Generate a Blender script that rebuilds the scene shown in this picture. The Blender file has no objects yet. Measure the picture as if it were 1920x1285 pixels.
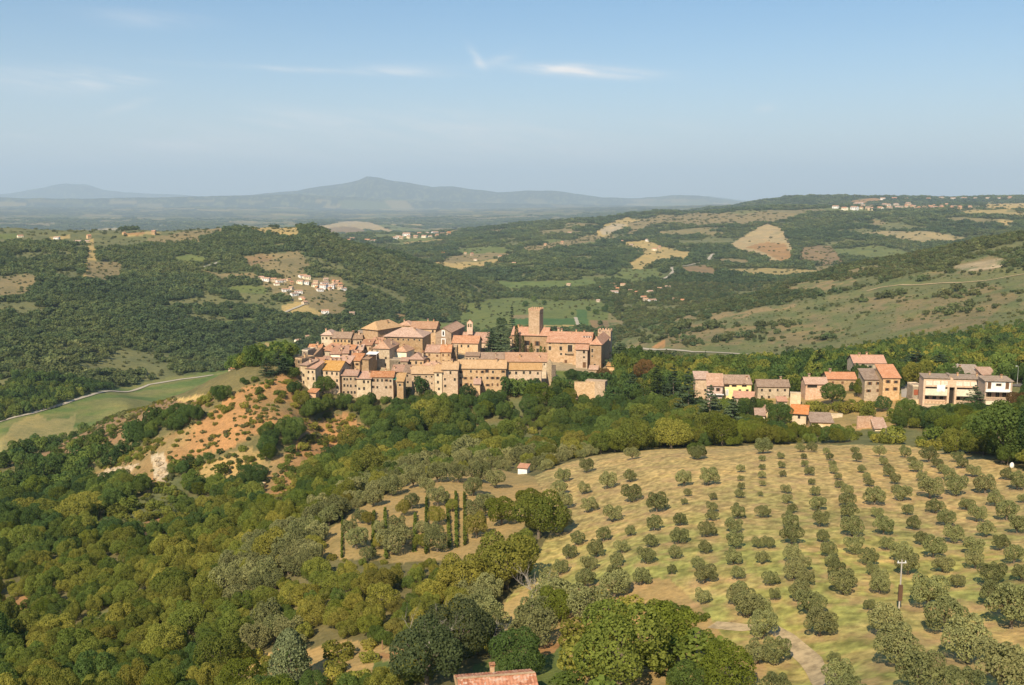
import bpy, bmesh, math, random
import numpy as np
from mathutils import Vector, Matrix
R = math.radians
rnd = random.Random(7)
SC = bpy.context.scene
COL = SC.collection

# ------------------------------------------------------------------ camera
F = 1850.0                      # focal length in photo pixels (1920 wide)
CX, CY = 960.0, 642.5
PITCH = R(8.45)
CAMZ = 190.0                    # camera height above the valley floor
cam_d = bpy.data.cameras.new("camera")
cam = bpy.data.objects.new("camera", cam_d)
COL.objects.link(cam)
cam_d.sensor_width = 36.0
cam_d.lens = 36.0 * F / 1920.0
cam_d.clip_start = 1.0
cam_d.clip_end = 250000.0
cam.location = (0, 0, CAMZ)
cam.rotation_euler = (R(90) - PITCH, 0, 0)
SC.camera = cam

# ------------------------------------------------------------------ sun and sky
SUN_EL, SUN_AZ = R(40), R(21)      # light travels towards +y, turned SUN_AZ to the right
travel = Vector((math.sin(SUN_AZ) * math.cos(SUN_EL), math.cos(SUN_AZ) * math.cos(SUN_EL), -math.sin(SUN_EL)))
sun_d = bpy.data.lights.new("sun", 'SUN')
sun_d.energy = 5.0
sun_d.angle = R(0.5)
sun_d.color = (1.0, 0.85, 0.64)
sun = bpy.data.objects.new("sun", sun_d)
COL.objects.link(sun)
sun.rotation_euler = travel.to_track_quat('-Z', 'Y').to_euler()
sun.location = (0, -50, 400)
SC.view_settings.view_transform = 'Standard'
SC.view_settings.look = 'None'
SC.view_settings.exposure = 0.56
SC.view_settings.gamma = 1.0
SC.cycles.max_bounces = 6
SC.cycles.diffuse_bounces = 2
SC.cycles.glossy_bounces = 1
SC.cycles.transmission_bounces = 2
SC.cycles.volume_bounces = 1
SC.cycles.use_denoising = True
SC.cycles.sample_clamp_indirect = 4.0

class NT:
    """small helper round a node tree"""
    def __init__(s, tree):
        s.t = tree; s.n = tree.nodes; s.l = tree.links
    def add(s, kind, **kw):
        nd = s.n.new(kind)
        for k, v in kw.items():
            setattr(nd, k, v)
        return nd
    def link(s, a, b): s.l.new(a, b)
    def val(s, sock, v):
        if hasattr(v, 'is_output'): s.link(v, sock)
        else: sock.default_value = v
    def math(s, op, a, b=None, c=None, clamp=False):
        m = s.add('ShaderNodeMath', operation=op); m.use_clamp = clamp
        s.val(m.inputs[0], a)
        if b is not None: s.val(m.inputs[1], b)
        if c is not None: s.val(m.inputs[2], c)
        return m.outputs[0]
    def mix(s, fac, a, b, blend='MIX'):
        m = s.add('ShaderNodeMix', data_type='RGBA', blend_type=blend)
        s.val(m.inputs[0], fac); s.val(m.inputs[6], a); s.val(m.inputs[7], b)
        return m.outputs[2]
    def noise(s, vec, scale, detail=4.0, rough=0.55, out=0):
        nd = s.add('ShaderNodeTexNoise')
        if vec is not None: s.link(vec, nd.inputs['Vector'])
        s.val(nd.inputs['Scale'], scale); nd.inputs['Detail'].default_value = detail
        nd.inputs['Roughness'].default_value = rough
        return nd.outputs[out]
    def ramp(s, fac, stops, interp='LINEAR'):
        r = s.add('ShaderNodeValToRGB'); s.link(fac, r.inputs[0])
        r.color_ramp.interpolation = interp
        el = r.color_ramp.elements
        while len(el) < len(stops): el.new(0.5)
        for e, (p, c) in zip(el, stops):
            e.position = p; e.color = (*c, 1) if len(c) == 3 else c
        return r.outputs[0]
    def maprange(s, v, a, b, c=0.0, d=1.0, kind='SMOOTHSTEP'):
        m = s.add('ShaderNodeMapRange'); m.interpolation_type = kind
        s.val(m.inputs[0], v)
        for i, x in zip((1, 2, 3, 4), (a, b, c, d)): m.inputs[i].default_value = x
        return m.outputs[0]

world = bpy.data.worlds.new("World")
SC.world = world
world.use_nodes = True
W = NT(world.node_tree)
W.n.clear()
sky = W.add('ShaderNodeTexSky', sky_type='NISHITA')
sky.sun_disc = False
sky.sun_elevation = SUN_EL
sky.sun_rotation = math.atan2(-travel.x, -travel.y)
sky.altitude = 600
sky.air_density = 1.0
sky.dust_density = 0.7
sky.ozone_density = 2.5
tc = W.add('ShaderNodeTexCoord')
sep = W.add('ShaderNodeSeparateXYZ'); W.link(tc.outputs['Generated'], sep.inputs[0])
dx, dy, dz = sep.outputs
azn = W.math('ARCTAN2', dx, dy)                     # azimuth to the right of the view
eln = W.math('ARCSINE', dz)
def px_dir(px, py):
    v = Vector((1, 0, 0)) * ((px - CX) / F) + Vector((0, math.cos(PITCH), -math.sin(PITCH))) + Vector((0, math.sin(PITCH), math.cos(PITCH))) * (-(py - CY) / F)
    return v.normalized()
cv = W.add('ShaderNodeCombineXYZ')                  # stretched sky coordinates for cirrus
W.link(azn, cv.inputs[0]); W.link(W.math('MULTIPLY', eln, 4.0), cv.inputs[1])
warp = W.noise(cv.outputs[0], 6.0, 3.0)
cv2 = W.add('ShaderNodeCombineXYZ')
W.link(W.math('ADD', azn, W.math('MULTIPLY', warp, 0.12)), cv2.inputs[0])
W.link(W.math('ADD', W.math('MULTIPLY', eln, 7.0), W.math('MULTIPLY', azn, 0.9)), cv2.inputs[1])
fil = W.noise(cv2.outputs[0], 9.0, 8.0, 0.62)
fil2 = W.noise(cv2.outputs[0], 3.2, 5.0, 0.55)
total = None
# cirrus: centre pixel, half length, half thickness (px), tilt (rise to the right per px), strength
for (px, py, hl, ht, tilt, st) in [
        (1105, 135, 105, 10, -0.06, 1.0), (1150, 144, 55, 4.5, -0.10, 0.8), (1050, 130, 40, 8, 0.1, .4),
        (575, 131, 190, 5, -0.02, 0.42), (760, 132, 100, 11, 0.0, 0.30),
        (170, 152, 45, 16, 0.12, 0.62), (245, 150, 45, 11, 0.0, 0.55), (50, 148, 120, 26, 0.05, 0.35), (250, 195, 45, 7, 0.35, 0.28),
        (893, 108, 14, 12, -0.9, 0.55), (935, 112, 40, 10, 0.3, 0.22), (275, 35, 90, 14, 0.0, 0.20), (1435, 203, 20, 9, 0.2, 0.22), (1270, 232, 60, 9, -0.15, 0.24),
        (620, 225, 110, 12, -0.12, 0.38), (500, 232, 60, 6, -0.12, 0.35), (350, 270, 90, 10, 0.05, 0.30), (15, 257, 50, 7, 0, .3),
        (930, 252, 210, 30, -0.10, 0.30), (700, 285, 420, 60, 0.03, 0.30), (150, 315, 260, 30, 0.12, 0.30), (1000, 300, 420, 40, -0.03, 0.16)]:
    d = px_dir(px, py)
    a0, e0 = math.atan2(d.x, d.y), math.asin(d.z)
    da = W.math('SUBTRACT', azn, a0); de = W.math('SUBTRACT', eln, e0)
    de = W.math('SUBTRACT', de, W.math('MULTIPLY', da, tilt))
    u = W.math('DIVIDE', da, hl / F); v = W.math('DIVIDE', de, ht / F)
    r2 = W.math('ADD', W.math('MULTIPLY', u, u), W.math('MULTIPLY', v, v))
    g = W.math('MULTIPLY', W.math('EXPONENT', W.math('MULTIPLY', r2, -1.1)), st)
    total = g if total is None else W.math('ADD', total, g)
dens = W.math('MULTIPLY', total, W.math('ADD', W.maprange(fil, 0.36, 0.68), W.math('MULTIPLY', W.maprange(fil2, 0.35, 0.7), 0.5)), clamp=True)
skyc = W.mix(1.0, sky.outputs[0], (.58, .90, 1.02, 1), 'MULTIPLY')
hb = W.math('MULTIPLY', W.math('EXPONENT', W.math('MULTIPLY', W.math('POWER', W.math('DIVIDE', W.math('ABSOLUTE', W.math('SUBTRACT', eln, -.01)), .098), 1.4), -1.0)), .82)
skyc = W.mix(hb, skyc, (9.0, 7.9, 7.1, 1))      # dusty air low in the sky
cloud = W.mix(dens, skyc, (9.6, 9.1, 8.7, 1))
bg = W.add('ShaderNodeBackground'); bg.inputs[1].default_value = 0.078
W.link(cloud, bg.inputs[0])
wo = W.add('ShaderNodeOutputWorld'); W.link(bg.outputs[0], wo.inputs[0])

# ------------------------------------------------------------------ helpers
def tag(o, label=None, cat=None, group=None, kind=None):
    if label: o['label'] = label
    if cat: o['category'] = cat
    if group: o['group'] = group
    if kind: o['kind'] = kind
    return o
def empty(name, loc, rz=0.0, label=None, cat=None, group=None):
    o = bpy.data.objects.new(name, None); COL.objects.link(o)
    o.location = loc; o.rotation_euler = (0, 0, rz); o.empty_display_size = 1
    return tag(o, label, cat, group)
def mesh_np(name, verts, faces_flat, sizes, mats=(), midx=None, smooth=False):
    """mesh from numpy arrays; faces_flat = loop vertex indices, sizes = corners per face (int or array)"""
    me = bpy.data.meshes.new(name)
    verts = np.asarray(verts, dtype=np.float32); faces_flat = np.asarray(faces_flat, dtype=np.int32).ravel()
    if np.isscalar(sizes): sizes = np.full(len(faces_flat) // sizes, sizes, dtype=np.int32)
    starts = np.concatenate([[0], np.cumsum(sizes)[:-1]]).astype(np.int32)
    me.vertices.add(len(verts)); me.vertices.foreach_set("co", verts.ravel())
    me.loops.add(len(faces_flat)); me.loops.foreach_set("vertex_index", faces_flat)
    me.polygons.add(len(starts)); me.polygons.foreach_set("loop_start", starts); me.polygons.foreach_set("loop_total", sizes)
    if midx is not None: me.polygons.foreach_set("material_index", np.asarray(midx, dtype=np.int32))
    for m in mats: me.materials.append(m)
    me.update(calc_edges=True)
    me.polygons.foreach_set("use_smooth", np.full(len(starts), bool(smooth)))
    return me
def add_obj(name, me, parent=None, loc=None, rz=None):
    o = bpy.data.objects.new(name, me); COL.objects.link(o)
    if parent is not None: o.parent = parent
    if loc is not None: o.location = loc
    if rz is not None: o.rotation_euler = (0, 0, rz)
    return o

# value noise in numpy
def _h(ix, iy, s):
    n = (ix.astype(np.int64) * 374761393 + iy.astype(np.int64) * 668265263 + s * 974634777) & 0x7fffffff
    n = ((n ^ (n >> 13)) * 1274126177) & 0x7fffffff
    n = n ^ (n >> 16)
    return (n & 0xffff) / 65535.0
def vnoise(x, y, s=0):
    ix, iy = np.floor(x), np.floor(y); fx, fy = x - ix, y - iy
    fx = fx * fx * (3 - 2 * fx); fy = fy * fy * (3 - 2 * fy)
    a, b, c, d = _h(ix, iy, s), _h(ix + 1, iy, s), _h(ix, iy + 1, s), _h(ix + 1, iy + 1, s)
    return (a + (b - a) * fx) * (1 - fy) + (c + (d - c) * fx) * fy
def fbm(x, y, octv=4, s=0):
    t, a, n = 0, 0.5, 0
    for i in range(octv):
        t = t + a * vnoise(x * 2 ** i + 13.7 * i, y * 2 ** i - 7.1 * i, s + i); n += a; a *= 0.5
    return t / n            # 0..1

# pixel <-> world: az, t where t = (z-CAMZ)/D, D = horizontal distance
cp, sp = math.cos(PITCH), math.sin(PITCH)
def ray(px, py):
    a = (np.asarray(px, float) - CX) / F; b = -(np.asarray(py, float) - CY) / F
    x = a; y = cp + b * sp; z = -sp + b * cp
    h = np.hypot(x, y)
    return np.arctan2(x, y), z / h
def to_px(x, y, z):
    zz = z - CAMZ
    dep = y * cp - zz * sp
    u = y * sp + zz * cp
    return CX + F * x / dep, CY - F * u / dep
# ------------------------------------------------------------------ terrain: one polar height sheet
# control points: photo pixel of a spot on the ground + its horizontal distance (m)
CPTS = [
 # near field, orchard
 (1500,1285,90),(1920,1285,90),(1210,1285,92),(1500,1150,110),(1900,1150,112),(1200,1180,112),(1500,1050,133),(1900,1050,138),(1200,1050,140),
 (1500,940,182),(1900,960,185),(1200,950,185),(1500,845,255),(1850,860,250),(1250,850,262),(1060,880,262),(1060,980,185),(2060,870,250),(2060,1100,120),(1500,1500,62),(900,1500,66),(1950,1500,62),
 # slope towards the gully
 (960,1285,97),(720,1285,108),(480,1285,126),(240,1285,150),(0,1285,172),(-150,1285,185),(960,1120,140),(1000,1000,178),(960,900,255),
 (640,1030,180),(850,960,205),(850,890,250),(700,930,232),(480,1060,200),(300,1100,210),(0,1100,262),(-150,1100,275),(500,960,262),(250,1000,300),(0,1000,345),
 (300,1500,85),(-100,1500,110),
 # gully below the village and the spur
 (980,850,345),(800,878,325),(640,895,330),(1150,830,350),(1350,828,330),(1300,842,300),(500,920,330),(380,905,360),(180,915,420),(0,960,430),(-120,980,430),
 (1100,855,300),(1500,830,330),(1750,835,320),(1650,838,300),
 (450,745,410),(540,705,428),(380,785,405),(300,830,405),(600,815,398),(700,795,408),(850,790,412),(1000,790,412),(1100,790,412),(1250,800,395),
 (620,742,430),(700,745,431),(850,745,432),(1000,738,436),(1100,752,430),
 (230,780,560),(120,830,540),(0,860,560),(360,748,520),(-120,890,560),
 # village plateau
 (1060,716,452),(1110,720,450),(1050,703,470),(1120,704,474),(1030,710,460),(1350,754,412),(1450,750,412),(1530,752,412),(1640,758,404),(1700,756,396),(1800,766,383),(1880,766,379),(700,638,512),(900,648,520),(1050,652,525),(939,665,497),(980,663,500),(1145,676,512),(800,640,515),(860,668,475),(760,672,470),(590,720,440),(700,690,460),(650,650,490),(800,655,500),(900,665,490),(1000,690,480),(1080,695,480),(1140,690,490),
 # right houses
 (1220,765,420),(1300,762,408),(1450,765,395),(1600,760,395),(1750,765,385),(1900,755,385),(1620,712,450),(1450,725,445),(1800,700,460),(1950,705,450),(2080,740,420),
 # falling behind the ridge
 (1250,690,560),(1450,690,560),(1650,690,570),(1850,675,590),
 (1250,657,1000),(1400,662,950),(1520,668,900),(1700,650,820),(1850,640,800),(2000,640,760),
 # right scrub hill
 (1600,600,1050),(1400,620,1060),(1250,625,1120),(1180,628,1180),(1720,545,1150),(1900,520,1130),(1600,500,1480),(1400,562,1380),(1290,590,1330),(1750,470,1480),(1900,442,1500),(2050,430,1500),(1500,530,1430),
 # valley floor
 (0,790,780),(240,735,905),(480,692,1035),(0,830,715),(240,765,790),(480,705,900),(600,650,1190),(750,600,1450),(850,582,1590),(930,560,1780),
 (1060,600,1380),(1060,570,1600),(1150,610,1330),(950,600,1380),(1060,530,1950),(1250,560,1650),(1200,585,1480),
 # left hill
 (0,435,2050),(-150,435,2050),(200,430,2150),(420,427,2200),(500,424,2150),(572,424,2020),(650,452,1960),(750,484,1880),(850,515,1840),(0,600,1150),(0,520,1450),(0,690,930),(240,640,1080),(240,600,1200),(240,500,1650),
 (450,600,1270),(430,520,1560),(600,535,1520),(700,510,1650),(600,600,1300),(330,460,1850),(120,460,1800),
 # behind the left hill's flank
 (850,490,2550),(700,455,3600),(800,470,2950),(960,500,2350),
 (800,445,4200),(700,442,4300),(900,430,4600),
 # middle knolls
 (1100,475,2700),(1100,510,2200),(1000,500,2250),(1180,440,3500),(1250,500,2300),(1200,520,2050),(1300,470,2700),(1380,500,2300),(1430,460,2900),(1450,420,3500),(1490,490,2500),
 (1550,470,2700),(1700,430,3300),(1850,410,3700),(1480,402,3900),(1650,400,4000),(1950,405,3800),(1320,520,2000),(1500,500,2250),
 (1050,415,4800),(1200,405,4900),(1350,396,5200),(1450,392,5200),(1600,392,5200),(1800,388,5200),(2050,385,5200),
 # plains
 (650,430,7500),(750,425,8500),(300,424,9500),(0,424,9500),(550,410,13000),(200,408,13000),(0,405,13000),(900,405,12500),(1100,400,12000),(1300,392,12000),(1500,385,12000),(1900,378,12000),(-150,410,11000),
 (0,390,18000),(400,390,18000),(800,395,18000),(1200,388,18000),
]
HIDDEN = [   # px column, distance, height above the valley floor
 (480,760,6),(240,690,10),(0,640,12),(-120,640,12),
 (700,600,70),(850,600,70),(1000,600,80),(700,720,35),(850,750,30),(1000,760,30),(850,1000,8),(1000,1050,8),(700,1000,8),(1130,760,35),(1130,1000,12),
 (1250,760,48),(1450,740,60),(1650,700,85),
 (1900,1900,90),(1650,1850,65),(1400,1700,25),(1900,2500,60),(1650,2200,40),(2050,1900,95),
 (700,2400,50),(580,2700,60),(850,2200,14),(420,2800,85),(200,2800,95),(0,2800,95),(-150,2800,95),
 (0,4500,-30),(300,4500,-40),(550,4500,-20),(0,6500,-110),(400,6500,-100),(650,5800,-60),(900,6500,-60),(1100,6500,-30),(1300,7000,0),
 (1600,8500,90),(1900,8500,110),(1500,22000,-60),(1900,22000,-60),(0,30000,-120),(600,30000,-120),(1200,30000,-120),(1900,30000,-100),
 (0,60000,-150),(960,60000,-150),(1920,60000,-150),
 (0,35,128),(960,35,128),(1920,35,135),(-1500,300,60),(-1500,1500,60),(-1500,8000,0),(3400,300,90),(3400,1500,110),(3400,8000,60),(-1500,60,100),(3400,60,125),
]
KAZ = 3.2
_az, _t, _d = [], [], []
for (px, py, D) in CPTS:
    a, t = ray(px, py); _az.append(float(a)); _t.append(float(t)); _d.append(D)
for (px, D, z) in HIDDEN:
    a, _ = ray(px, 642.5); _az.append(float(a)); _t.append((z - CAMZ) / D); _d.append(D)
_P = np.c_[np.array(_az) * KAZ, np.log(np.array(_d))]; _t = np.array(_t)
def _phi(r2): return np.where(r2 > 1e-12, 0.5 * r2 * np.log(r2 + 1e-20), 0.0)
def _tps_fit(P, v, lam):
    n = len(P)
    r2 = ((P[:, None, :] - P[None, :, :]) ** 2).sum(-1)
    A = np.zeros((n + 3, n + 3)); A[:n, :n] = _phi(r2) + lam * np.eye(n)
    A[:n, n] = 1; A[:n, n + 1:] = P; A[n, :n] = 1; A[n + 1:, :n] = P.T
    return np.linalg.solve(A, np.r_[v, 0, 0, 0])
_TW = _tps_fit(_P, _t, 2e-4)
def _tps(az, ld):
    out = np.full(az.shape, _TW[len(_P)]) + _TW[len(_P) + 1] * az * KAZ + _TW[len(_P) + 2] * ld
    for i in range(len(_P)):
        out += _TW[i] * _phi((az * KAZ - _P[i, 0]) ** 2 + (ld - _P[i, 1]) ** 2)
    return out
# far silhouettes: photo pixel columns and rows, at a distance, as ridges rising from the plain
RIDGES = [
 (22000, .10, [(-400,372),(0,371),(150,373),(350,369),(560,364),(700,372),(900,380),(1200,386),(1500,392),(2300,392)]),
 (27000, .16, [(-400,385),(350,372),(470,366),(560,357),(600,350),(640,345),(672,338),(688,331),(705,333),(740,340),(780,345),(810,351),(850,350),(890,355),(930,361),(990,358),(1040,358),(1080,363),(1130,370),(1200,372),(1260,366),(1310,367),(1370,375),(1420,382),(1700,390),(2300,390)]),
 (40000, .10, [(-400,378),(-60,370),(0,365),(50,357),(95,349),(125,344),(160,346),(190,355),(230,361),(300,364),(360,367),(450,376),(600,385),(1100,385),(1230,372),(1330,368),(1400,376),(1600,388),(2300,390)]),
 (7200, .28, [(-400,470),(1150,430),(1300,395),(1380,386),(1440,376),(1490,369),(1540,368),(1600,370),(1680,370),(1780,372),(1850,371),(1920,370),(2300,368)]),
]
def t_field(az, ld):
    t = _tps(az, ld)
    D = np.exp(ld); X = D * np.sin(az); Y = D * np.cos(az)
    # relief noise, growing with distance; kept small where the village and orchard stand
    amp = np.interp(D, [0, 250, 500, 900, 1500, 3000, 8000, 60000], [0.15, 0.4, 0.6, 5, 18, 34, 60, 60])
    fl = np.interp(D, [0, 1000, 3000, 60000], [1, 1, 1, .35])
    n = (fbm(X / 330, Y / 330, 4, 3) - 0.5) + 0.7 * (fbm(X / 120, Y / 120, 3, 9) - 0.5)
    # gullies on the eroded spur left of the town
    gm = np.clip((-.17 - az) / .03, 0, 1) * np.clip((D - 270) / 60, 0, 1) * np.clip((640 - D) / 80, 0, 1)
    t = t + gm * (5.5 * (fbm((X - .5 * Y) / 26, (X + Y) / 60, 4, 51) - .5) + 2.2 * (fbm(X / 7, Y / 7, 3, 53) - .5)) / D
    # the valley floor stays flat
    z0 = t * D + CAMZ
    flat = np.clip((z0 - 16) / 45, 0.05, 1)
    flat = np.where(D > 3500, 0.75, flat)
    t = t + amp * n * flat * fl / D
    for (D0, w, pts) in RIDGES:
        pts = np.array(pts, float)
        a, tr = ray(pts[:, 0], pts[:, 1])
        rt = np.interp(az, a, tr) + 0.0014 * (fbm(az * 75, az * 0 + D0, 4, 5) - .5)
        dl = (ld - math.log(D0))
        rid = rt - np.where(dl < 0, 0.03, 0.05) * (dl / w) ** 2 * (0.6 + 0.4 * np.minimum(1, np.abs(dl) / w))
        if D0 > 10000:   # spurs and gullies down the mountain faces
            rid = rid + 0.004 * (fbm(az * 45, ld * 9, 4, 21) - .5) * np.clip(np.abs(dl) / w, 0, 1)
        k = 0.0012
        m = np.maximum(t, rid); t = m + k * np.log(np.exp(np.clip((t - m) / k, -50, 0)) + np.exp(np.clip((rid - m) / k, -50, 0))) * 0.5
    return t
NA, ND = 1060, 1050
AZ0, AZ1 = R(-40), R(40)
LD0, LD1 = math.log(34), math.log(62000)
azs = np.linspace(AZ0, AZ1, NA); lds = np.linspace(LD0, LD1, ND)
GA, GL = np.meshgrid(azs, lds)          # rows = distance
GT = t_field(GA, GL)
# level the strip of valley field and put the village on firm ground
GD = np.exp(GL)
GZ = GT * GD + CAMZ
GX = GD * np.sin(GA); GY = GD * np.cos(GA)
def hgt(x, y):
    """terrain height by bilinear lookup"""
    x = np.asarray(x, float); y = np.asarray(y, float)
    fa = (np.arctan2(x, y) - AZ0) / (AZ1 - AZ0) * (NA - 1); fl = (np.log(np.maximum(np.hypot(x, y), 1)) - LD0) / (LD1 - LD0) * (ND - 1)
    fa = np.clip(fa, 0, NA - 1.001); fl = np.clip(fl, 0, ND - 1.001)
    ia = fa.astype(int); il = fl.astype(int); u = fa - ia; v = fl - il
    return (GZ[il, ia] * (1 - u) + GZ[il, ia + 1] * u) * (1 - v) + (GZ[il + 1, ia] * (1 - u) + GZ[il + 1, ia + 1] * u) * v
def ground(px, py, dmin=0, dmax=1e9):
    """the spot where the photo's pixel meets the ground (first hit between dmin and dmax)"""
    a, t = ray(px, py)
    fa = np.clip((float(a) - AZ0) / (AZ1 - AZ0) * (NA - 1), 0, NA - 1.001); ia = int(fa); u = fa - ia
    col = GT[:, ia] * (1 - u) + GT[:, ia + 1] * u
    d = np.exp(lds); ok = (col >= float(t)) & (d >= dmin) & (d <= dmax)
    i = int(np.argmax(ok)) if ok.any() else int(np.argmin(np.abs(np.where((d >= dmin) & (d <= dmax), col, 9) - float(t))))
    D = d[i]
    if i > 0 and ok.any() and col[i] != col[i - 1] and col[i - 1] < t:
        D = math.exp(lds[i - 1] + (lds[i] - lds[i - 1]) * (float(t) - col[i - 1]) / (col[i] - col[i - 1]))
    x, y = D * math.sin(float(a)), D * math.cos(float(a))
    return x, y, float(hgt(x, y))
# ------------------------------------------------------------------ land cover map (albedo and tree density)
C_FOREST = (0.105, 0.122, 0.05); C_TAN = (0.475, 0.345, 0.14); C_DRY = (0.40, 0.28, 0.115); C_GREEN = (0.13, 0.165, 0.045)
C_FIELD = (0.115, 0.165, 0.045); C_EARTH = (0.385, 0.215, 0.092); C_SCRUB = (0.150, 0.155, 0.065); C_ROCK = (0.50, 0.40, 0.27); C_SBR = (0.20, 0.165, 0.08)
C_BROWN = (0.25, 0.165, 0.09); C_WHEAT = (0.44, 0.33, 0.18); C_CROP = (0.05, 0.13, 0.036); C_OLIVE = (0.26, 0.20, 0.10); C_STONE = (0.34, 0.27, 0.17)
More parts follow.
